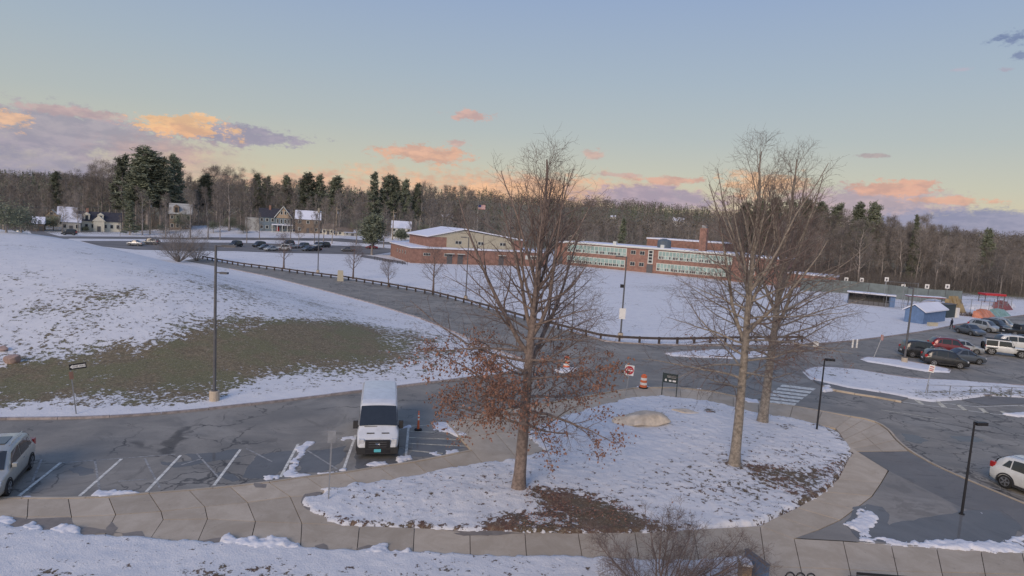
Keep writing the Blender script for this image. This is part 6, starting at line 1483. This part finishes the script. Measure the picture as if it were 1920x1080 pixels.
class Car:
    """stations: (x, z_belt, z_top, w_belt, w_top, z_bottom); x grows to the front"""
    def __init__(s, name, label, cat, st, paintm, wheels, wr=.34, group=None, ww=.22, spokes=5, clad=None):
        s.root = thing(name, label, cat, (0,0,0), 0, group); s.st = st; s.wr = wr
        xs = np.array([q[0] for q in st]); s.xs = xs; s.arr = np.array(st, float)
        X = sorted(set(list(np.linspace(xs[0], xs[-1], 34))+list(xs))); rings = []
        for x in X:
            zb, zt, wb, wt, z0 = [float(np.interp(x, xs, s.arr[:, i])) for i in (1,2,3,4,5)]
            up = zt-zb; k = min(1, up/.12)
            half = [(0,z0),(wb*.86,z0),(wb*.955,z0+.10),(wb*.99,z0+(zb-z0)*.38),(wb,z0+(zb-z0)*.62),(wb*.985,zb-.05),(wb*.955,zb)]
            half += [(wb*.955*(1-.5*0)+(wt-wb*.955)*.5*k, zb+up*.5), (wt*k+wb*.93*(1-k), zb+up*.90), (wt*.90*k+wb*.80*(1-k), zb+up*.985+.012), (wt*.55*k+wb*.45*(1-k), zt+.03), (0, zt+.045)]
            rings.append([(x, y, z) for y, z in half]+[(x, -y, z) for y, z in half[-2:0:-1]])
        n = len(rings[0]); V = [v for r_ in rings for v in r_]; F = []
        for i in range(len(X)-1):
            for k in range(n): F.append((i*n+k, i*n+(k+1) % n, (i+1)*n+(k+1) % n, (i+1)*n+k))
        F.append(tuple(range(n-1, -1, -1))); F.append(tuple((len(X)-1)*n+k for k in range(n)))
        me = mesh_from('body', V, F, paintm, True)
        bm = bmesh.new(); bm.from_mesh(me); bmesh.ops.recalc_face_normals(bm, faces=bm.faces)
        for e_ in bm.edges:
            if len(e_.link_faces) == 2 and e_.calc_face_angle(0) > .7: e_.smooth = False
        bm.to_mesh(me); bm.free()
        s.body = link('body', me, s.root)
        s.W = float(s.arr[:, 3].max())
        for x in wheels:
            for sd_ in (1, -1):
                rim_and_tyre(s.root, x, sd_*(s.W-ww/2-.0), wr, ww, sd_, spokes)
                a = MB(); k = 20; ro, ri = wr*(1.2 if clad else 1.12), wr*1.0; y = sd_*(s.W+.004)
                an = [math.pi*(-.10)+math.pi*1.2*i/k for i in range(k+1)]
                for yy in (y-sd_*.10, y+sd_*.012):
                    a.V += [(x+math.cos(t)*rr, yy, wr+math.sin(t)*rr) for rr in (ri, ro) for t in an]
                q = (k+1)
                for i in range(k):
                    a.F += [(i, i+1, q+i+1, q+i), (2*q+i, 3*q+i, 3*q+i+1, 2*q+i+1), (q+i, q+i+1, 3*q+i+1, 3*q+i), (i, 2*q+i, 2*q+i+1, i+1)]
                a.build('wheel_arch', clad or M_plastic, s.root)
    def par(s, x): return [float(np.interp(x, s.xs, s.arr[:, i])) for i in (1,2,3,4,5)]
    def side(s, x, v, sd_, off=.012):
        zb, zt, wb, wt, z0 = s.par(x); up = zt-zb
        if v < .5: y = wb*.955+(wt-wb*.955)*.5*(v/.5)
        else: a = wb*.955+(wt-wb*.955)*.5; y = a+(wt-a)*((v-.5)/.4)
        return (x, sd_*(y+off), zb+up*v)
    def side_window(s, name, xa0, xa1, xb0, xb1, v0=.10, v1=.86, m=None, off=.012, n=6):
        """trapezoid glass: lower edge xa0..xa1, upper edge xb0..xb1"""
        for sd_ in (1, -1):
            mb = MB(); rows = 4
            for r_ in range(rows+1):
                f = r_/rows; v = v0+(v1-v0)*f
                for c in range(n+1): g_ = c/n; x = (xa0+(xb0-xa0)*f)*(1-g_)+(xa1+(xb1-xa1)*f)*g_; mb.V.append(s.side(x, v, sd_, off))
            for r_ in range(rows):
                for c in range(n): a = r_*(n+1)+c; q = (a, a+1, a+n+2, a+n+1); mb.F.append(q if sd_ < 0 else q[::-1])
            mb.build(name, m or M_glass, s.root, True)
    def screen(s, name, x0, x1, k0=.80, k1=.84, off=.02, m=None, f0=.06, f1=.94):
        """windscreen or rear glass across the car, from belt station x0 up to roof station x1"""
        mb = MB(); n = 8; rows = 5
        dx = x1-x0; zb0 = s.par(x0)[1]; zt1 = s.par(x1)[1]; L = math.hypot(dx, zt1-zb0); nx, nz = (zt1-zb0)/L*(1 if dx < 0 else -1), abs(dx)/L
        for r_ in range(rows+1):
            f = f0+(f1-f0)*r_/rows; x = x0+dx*f; zt = s.par(x)[1]; hw = s.par(x)[2]*.955*k0*(1-f)+s.par(x1)[3]*k1*f+.02
            for c in range(n+1):
                g_ = c/n*2-1; mb.V.append((x+nx*off-(0 if dx < 0 else -0)*0, g_*hw, zt+.045-.035*abs(g_)**2+off*.6))
        for r_ in range(rows):
            for c in range(n): a = r_*(n+1)+c; mb.F.append((a, a+1, a+n+2, a+n+1))
        me = mesh_from(name, mb.V, mb.F, m or M_glass, True); bm = bmesh.new(); bm.from_mesh(me); bmesh.ops.recalc_face_normals(bm, faces=bm.faces); bm.to_mesh(me); bm.free(); return link(name, me, s.root)
    def box(s, name, x0, x1, y0, y1, z0, z1, m, both=False, parent=None):
        for sd_ in ((1, -1) if both else (1,)):
            mb = MB(); ys = sorted((y0*sd_, y1*sd_)); o = mb.box(x0, x1, ys[0], ys[1], z0, z1).build(name, m, parent or s.root)
            bv = o.modifiers.new('b', 'BEVEL'); bv.width = min(.02, (x1-x0)*.2, abs(y1-y0)*.2, (z1-z0)*.2); bv.segments = 2
        return o
    def place(s, rear, front, side, wb, lift=.02):
        """ground contact pixels of the rear and front wheel on the visible side (+1 = car's left)"""
        a = Vector(flatP(*rear)); b = Vector(flatP(*front)); t = (b-a).normalized(); nrm_ = Vector((-t.y, t.x))
        xr = s.wheels_x[0] if hasattr(s, 'wheels_x') else -wb/2
        c = (a+b)/2-nrm_*side*(s.W-.1); s.root.location = (c.x, c.y, lift-.0); s.root.rotation_euler.z = math.atan2(t.y, t.x); return s
def lights(c, xf, xr, w, zf, zr, tailh=.3, grille=True, plate=True, plate_m=None, front_plate=True):
    c.box('headlight', xf-.32, xf-.02, w*.58, w*.97, zf-.07, zf+.10, M_head, True)
    c.box('tail_light', xr+.0, xr+.26, w*.66, w*.985, zr, zr+tailh, M_tail, True)
    if grille: c.box('grille', xf-.12, xf+.02, -w*.48, w*.48, zf-.18, zf+.06, M_plastic)
    c.box('front_bumper_trim', xf-.14, xf+.03, -w*.8, w*.8, .25, .42, M_plastic)
    c.box('rear_bumper_trim', xr-.03, xr+.2, -w*.86, w*.86, .30, .48, M_plastic)
    if plate: c.box('number_plate', xr-.045, xr-.031, -.26, .26, .62, .76, plate_m or M_refl)
def trims(c, x0, x1, w, z=.33, mirrors=None, hand=None):
    c.box('sill_trim', x0, x1, w*.97, w*1.005, z-.09, z+.03, M_plastic, True)
    if mirrors: c.box('mirror', mirrors[0]-.06, mirrors[0]+.12, w*.97, w*1.16, mirrors[1], mirrors[1]+.16, mirrors[2], True)
    for hx, hz in (hand or []): c.box('door_handle', hx, hx+.18, w*1.0, w*1.02, hz, hz+.03, M_chrome, True)
def suv(label, pm, group=None, L=4.6, Ht=1.68, w=.93, rails=True, clad=None, wr=.36):
    h = L/2; st = [(-h,.85,.86,w*.80,w*.6,.42),(-h+.06,.98,1.02,w*.93,w*.68,.30),(-h+.32,1.02,Ht-.28,w*.98,w*.74,.24),(-h+.62,1.04,Ht-.09,w,w*.80,.22),(-h+1.5,1.03,Ht,w,w*.83,.20),(.05,1.01,Ht-.02,w,w*.82,.20),(.62,1.0,Ht-.12,w,w*.80,.20),(1.18,.99,1.06,w,w*.8,.20),(1.3,.985,.995,w,w*.78,.20),(h-.45,.90,.91,w*.98,w*.72,.22),(h-.12,.78,.79,w*.90,w*.62,.26),(h,.62,.63,w*.74,w*.5,.34)]
    c = Car('parked_suv', label, 'car', st, pm, (-h+.88, h-.92), wr, group, clad=clad)
    c.side_window('rear_quarter_window', -h+.62, -h+1.0, -h+.86, -h+1.02, .16, .78); c.side_window('rear_side_window', -h+1.06, -h+2.02, -h+1.08, -h+1.98); c.side_window('front_side_window', -h+2.1, 1.0, -h+2.06, .50)
    c.screen('windscreen', 1.27, .52); c.screen('rear_window', -h+.10, -h+.60, .80, .84)
    lights(c, h-.16, -h+.02, w*.96, .74, .88); trims(c, -h+1.3, h-1.35, w, .34, (.82, 1.02, pm), [(-h+1.75,.93),(-h+2.8,.91)])
    if rails:
        for sd_ in (1,-1): MB().tube([(-h+.8, sd_*w*.66, Ht+.0),(-h+.9, sd_*w*.66, Ht+.075),(.0, sd_*w*.66, Ht+.075),(.15, sd_*w*.66, Ht-.0)], .02, 6).build('roof_rail', M_chrome, c.root)
    c.wb = 2*h-1.8; c.wc = ((-h+.88)+(h-.92))/2; return c
def sedan(label, pm, group=None, L=4.6, Ht=1.44, w=.90, name='parked_sedan', snow=False):
    h = L/2; st = [(-h,.72,.73,w*.80,w*.6,.38),(-h+.08,.90,.91,w*.90,w*.66,.28),(-h+.75,.96,.97,w*.97,w*.72,.22),(-h+1.02,.96,1.06,w,w*.74,.2),(-h+1.55,.95,Ht-.07,w,w*.76,.19),(-.15,.94,Ht,w,w*.78,.19),(.35,.93,Ht-.07,w,w*.77,.19),(1.05,.91,.99,w,w*.76,.19),(1.2,.90,.91,w,w*.74,.19),(h-.4,.80,.81,w*.97,w*.7,.2),(h-.1,.70,.71,w*.88,w*.6,.24),(h,.56,.57,w*.74,w*.5,.32)]
    c = Car(name, label, 'car', st, pm, (-h+.98, h-.92), .33, group)
    c.side_window('rear_side_window', -h+1.15, -h+2.1, -h+1.55, -h+2.06); c.side_window('front_side_window', -h+2.18, .98, -h+2.14, .35)
    c.screen('windscreen', 1.17, .28); c.screen('rear_window', -h+.92, -h+1.6)
    lights(c, h-.14, -h+.04, w*.94, .66, .68, .16); trims(c, -h+1.4, h-1.35, w, .31, (.80, .92, pm), [(-h+1.7,.85),(-h+2.8,.83)])
    c.wb = 2*h-1.9; return c
def jeep(label, pm):
    w = .86; h = 2.05; st = [(-h,.9,.91,w,w*.8,.48),(-h+.02,1.1,1.80,w,w*.88,.45),(-h+.9,1.1,1.84,w,w*.88,.45),(.2,1.1,1.83,w,w*.87,.42),(.42,1.1,1.78,w,w*.86,.42),(.72,1.1,1.14,w*.97,w*.8,.42),(.78,1.08,1.09,w*.92,w*.7,.45),(h-.25,1.02,1.03,w*.82,w*.62,.45),(h-.12,1.0,1.01,w*.78,w*.6,.5)]
    c = Car('parked_jeep', label, 'car', st, pm, (-h+.62, h-.62), .44, ww=.27)
    c.side_window('soft_top', -h+.05, -h+1.15, -h+.05, -h+1.15, .02, .88, M_plastic, .014); c.side_window('rear_side_window', -h+.15, -h+1.0, -h+.15, -h+1.0, .12, .8, None, .03)
    c.side_window('front_side_window', -h+1.28, .56, -h+1.28, .36, .06, .86); c.screen('windscreen', .76, .40)
    c.box('hard_top', -h+.03, .2, -w*.78, w*.78, 1.875, 1.91, M_plastic); c.box('fender', -h+.08, -h+1.15, w*.98, w*1.14, .86, .93, M_plastic, True); c.box('fender', h-1.15, h-.05, w*.80, w*1.14, .90, .97, M_plastic, True)
    c.box('bumper', h-.11, h+.08, -w*.95, w*.95, .55, .72, M_plastic); c.box('bumper', -h-.12, -h-.001, -w*.9, w*.9, .55, .72, M_plastic)
    m = MB(); t = MB(); 
    V0 = [(.25,-.1),(.40,-.1),(.42,-.07),(.42,.07),(.40,.1),(.25,.1)]
    sp = MB(); sp.lathe(V0, 20, (0,0,0), 'y'); o = sp.build('spare_wheel', M_tyre, c.root, True); o.rotation_euler.z = math.pi/2; o.location = (-h-.15, 0, 1.05)
    c.box('tail_light', -h-.03, -h+.03, w*.85, w*.98, .98, 1.2, M_tail, True); c.box('headlight', h-.14, h-.08, w*.45, w*.68, .78, .98, M_head, True); c.box('mirror', .55, .65, w, w*1.25, 1.12, 1.34, M_plastic, True)
    return c
def pickup(label, pm):
    w = .95; h = 2.6; st = [(-h,1.0,1.01,w,w*.9,.5),(-.9,1.02,1.03,w,w*.9,.4),(-.85,1.05,1.72,w,w*.8,.4),(.3,1.05,1.80,w,w*.82,.4),(.75,1.05,1.72,w,w*.8,.4),(1.25,1.05,1.1,w,w*.8,.4),(h-.3,1.0,1.01,w*.97,w*.8,.42),(h,.85,.86,w*.85,w*.7,.5)]
    c = Car('pickup_truck', label, 'pickup truck', st, pm, (-h+1.0, h-.95), .40)
    c.side_window('rear_side_window', -.72, .12, -.68, .12); c.side_window('front_side_window', .2, 1.05, .2, .68); c.screen('windscreen', 1.22, .72)
    lights(c, h-.1, -h+.01, w*.96, .82, .75, .28); c.box('tailgate', -h-.02, -h-.001, -w*.8, w*.8, .6, .98, M_plastic); return c
# white van
w = 1.07; h = 2.95
st = [(-h,1.1,2.36,w,w*.86,.42),(-h+.05,1.15,2.44,w,w*.90,.38),(-1.0,1.15,2.48,w,w*.90,.36),(.9,1.15,2.46,w,w*.89,.36),(1.30,1.15,2.34,w,w*.87,.36),(2.02,1.22,1.55,w*.99,w*.86,.36),(2.22,1.22,1.36,w*.98,w*.84,.34),(2.5,1.14,1.16,w*.97,w*.80,.32),(2.78,.98,.99,w*.93,w*.74,.30),(2.90,.84,.85,w*.88,w*.6,.28),(2.97,.62,.63,w*.82,w*.5,.30)]
van = Car('white_van', 'tall white cargo van with a black grille parked facing the sidewalk', 'van', st, P_van, (-h+1.15, h-1.05), .36, ww=.24)
van.screen('windscreen', 2.20, 1.34, .93, .93, .03); van.side_window('front_side_window', 1.05, 2.0, 1.05, 1.45, .06, .80)
van.box('grille', 2.86, 3.0, -.62, .62, .56, .97, M_black); van.box('lower_grille', 2.98, 3.01, -.62, .62, .32, .50, M_black)
for z in (.64, .76, .88): van.box('grille_bar', 3.001, 3.012, -.44, .44, z-.012, z+.012, M_dgrey)
mb = MB(); mb.lathe([(.055,0),(.055,.016)], 18, (0,0,0), 'y'); o = mb.build('badge', M_chrome, van.root, True); o.scale = (2.2,1,1); o.rotation_euler.z = math.pi/2; o.location = (3.02, 0, .80)
o = text_mesh('lettering', 'Ford', .085, simple('badge_blue', (.03,.06,.2), .4), van.root, (3.04, 0, .80), (math.pi/2, 0, math.pi/2), 1.0)
van.box('number_plate', 3.021, 3.035, -.17, .17, .38, .53, M_teal)
van.box('headlight', 2.62, 2.925, .66, .94, .72, 1.0, M_head, True);
van.box('hood_vent', 2.50, 2.56, .18, .56, 1.165, 1.21, M_plastic, True)
van.box('bumper', 2.52, 2.99, -1.02, 1.02, .25, .60, M_plastic); van.box('mirror', 1.78, 1.92, 1.03, 1.27, 1.22, 1.62, M_plastic, True); van.box('mirror_arm', 1.80, 1.88, .96, 1.029, 1.30, 1.36, M_plastic, True)
van.box('wiper', 2.18, 2.22, -.7, -.05, 1.43, 1.445, M_plastic); van.box('side_trim', -2.6, 1.0, 1.0, 1.03, .58, .68, M_plastic, True); van.box('tail_light', -2.98, -2.94, .86, .98, 1.1, 1.6, M_tail, True)
for k in range(0): van.box('roof_rib', -2.6, .9, -.62+k*.31-.02, -.62+k*.31+.02, 2.51, 2.523, P_van)
van.box('door_handle', 1.0, 1.18, 1.025, 1.04, 1.05, 1.09, M_plastic, True)
g = Vector(flatP(707,861)); dirv = (-g).normalized(); a = math.atan2(dirv.y, dirv.x)+.0
van.root.location = (g.x-dirv.x*2.95, g.y-dirv.y*2.95, .02); van.root.rotation_euler.z = a
# near cars
c = suv('silver-beige SUV with a dark sunroof cut by the left edge', P_silver, Ht=1.70, wr=.36); c.box('sunroof', -.9, .05, -.42, .42, 1.735, 1.752, M_glass); c.place((50,886),(17,925),1,2.7)
c = suv('white SUV cut by the right edge beside the path lamp', P_white, L=4.75, Ht=1.68, clad=M_plastic, wr=.37); c.box('sunroof', -1.0, .3, -.5, .5, 1.73, 1.745, M_glass); c.place((1900,922),(1992,958),-1,2.75)
# parking lot
suv('glossy black SUV nearest the small lot island', P_black, L=4.1, Ht=1.7).place((1753,687),(1797,692),-1,2.6)
s1 = suv('boxy black SUV in the rear row beside the tall lamp pole', P_black, L=4.1, Ht=1.88, w=.94, rails=False); s1.place((1711,671),(1753,675),-1,2.6)
suv('dark red SUV in the rear row of the parking lot', P_red, L=4.2, Ht=1.76).place((1764,662),(1803,666),-1,2.6)
sedan('grey-blue sedan just behind the glossy black SUV', P_grey, L=4.2, Ht=1.5).place((1792,681),(1834,684),-1,2.7)
sedan('silver-grey sedan half hidden behind the dark red SUV', P_lsil, L=4.2, Ht=1.5).place((1788,661),(1828,665),-1,2.7)
jeep('cream open jeep with a black soft top and a spare wheel', P_white).place((1869,667),(1903,671),-1,2.5)
suv('white SUV behind the cream jeep, cut by the right edge', P_white, L=4.9, Ht=1.8).place((1891,656),(1935,660),-1,2.9)
pickup('black pickup truck with red lights at the right edge of the lot', P_black).place((1902,631),(1945,634),-1,3.2)
sd0 = sedan('dark blue-grey sedan at the left of the far group of cars', P_grey, L=4.1, Ht=1.5); sd0.place((1799,625),(1817,629),-1,2.6)
suv('silver hatchback second in the far group of cars', P_lsil, L=4.0, Ht=1.72).place((1830,620),(1848,623),-1,2.6)
suv('black SUV between two silver cars in the far group', P_black, L=4.0, Ht=1.74).place((1848,618),(1866,621),-1,2.6)
suv('silver SUV at the right end of the far group of cars', P_lsil, L=4.0, Ht=1.72).place((1863,616),(1884,619),-1,2.6)
# far car park row on the left: copies with their own labels
def far_copy(c, px, py, rz, label, pm=None):
    o = copy_tree(c.root); g = G(px, py, dmin=150); o.location = g+Vector((0,0,.05)); o.rotation_euler.z = rz; o['label'] = label
    o['group'] = 'cars in the far car park on the left'
    if pm:
        for ch in o.children:
            if ch.name.split('.')[0] == 'body': ch.material_slots[0].link = 'OBJECT'; ch.material_slots[0].material = pm
sv = s1
for i, (px, py, k, rz, pm, lb) in enumerate([
 (442,463,0,4.4,P_black,'dark SUV parked alone right of the roadside shrub clump'),(486,464,0,4.2,P_black,'dark SUV first from the left in the far row of parked cars'),(497,468,1,4.0,P_grey,'grey sedan second from the left in the far row'),
 (509,471,1,4.0,P_lsil,'silver sedan third from the left in the far row, nearest the viewer'),(531,470,0,3.8,P_white,'white SUV behind the slender roadside tree'),(546,466,1,4.0,P_lsil,'pale sedan right of the slender roadside tree'),
 (540,461,0,4.1,P_black,'black SUV in the second line behind the pale sedan'),(569,466,0,4.3,P_grey,'grey SUV at the left of the right-hand cluster in the far row'),(578,471,1,4.2,P_grey,'low grey-blue sedan at the front of the right-hand cluster'),
 (590,471,1,4.0,P_black,'black sedan beside the far lamp pole'),(597,464,0,4.3,P_lsil,'silver SUV just behind the far lamp pole'),(608,464,0,4.2,P_black,'black SUV last at the right end of the far row'),
 (697,467,1,3.3,P_red,'small red car under the dark round evergreen'),(652,472,1,3.4,P_grey,'grey-brown car far right in the car park strip'),(254,461,1,3.2,P_lsil,'pale blue sedan driving on the street over the mound'),(283,459,0,3.3,P_grey,'grey SUV on the street at the left of the shrub clump'),
 (130,441,0,3.6,P_black,'black SUV on the drive in front of the cape house'),(35,442,1,3.2,P_lsil,'pale car showing over the mound at the far left')]):
    far_copy(s1 if k == 0 else sd0, px, py, rz, lb, pm)
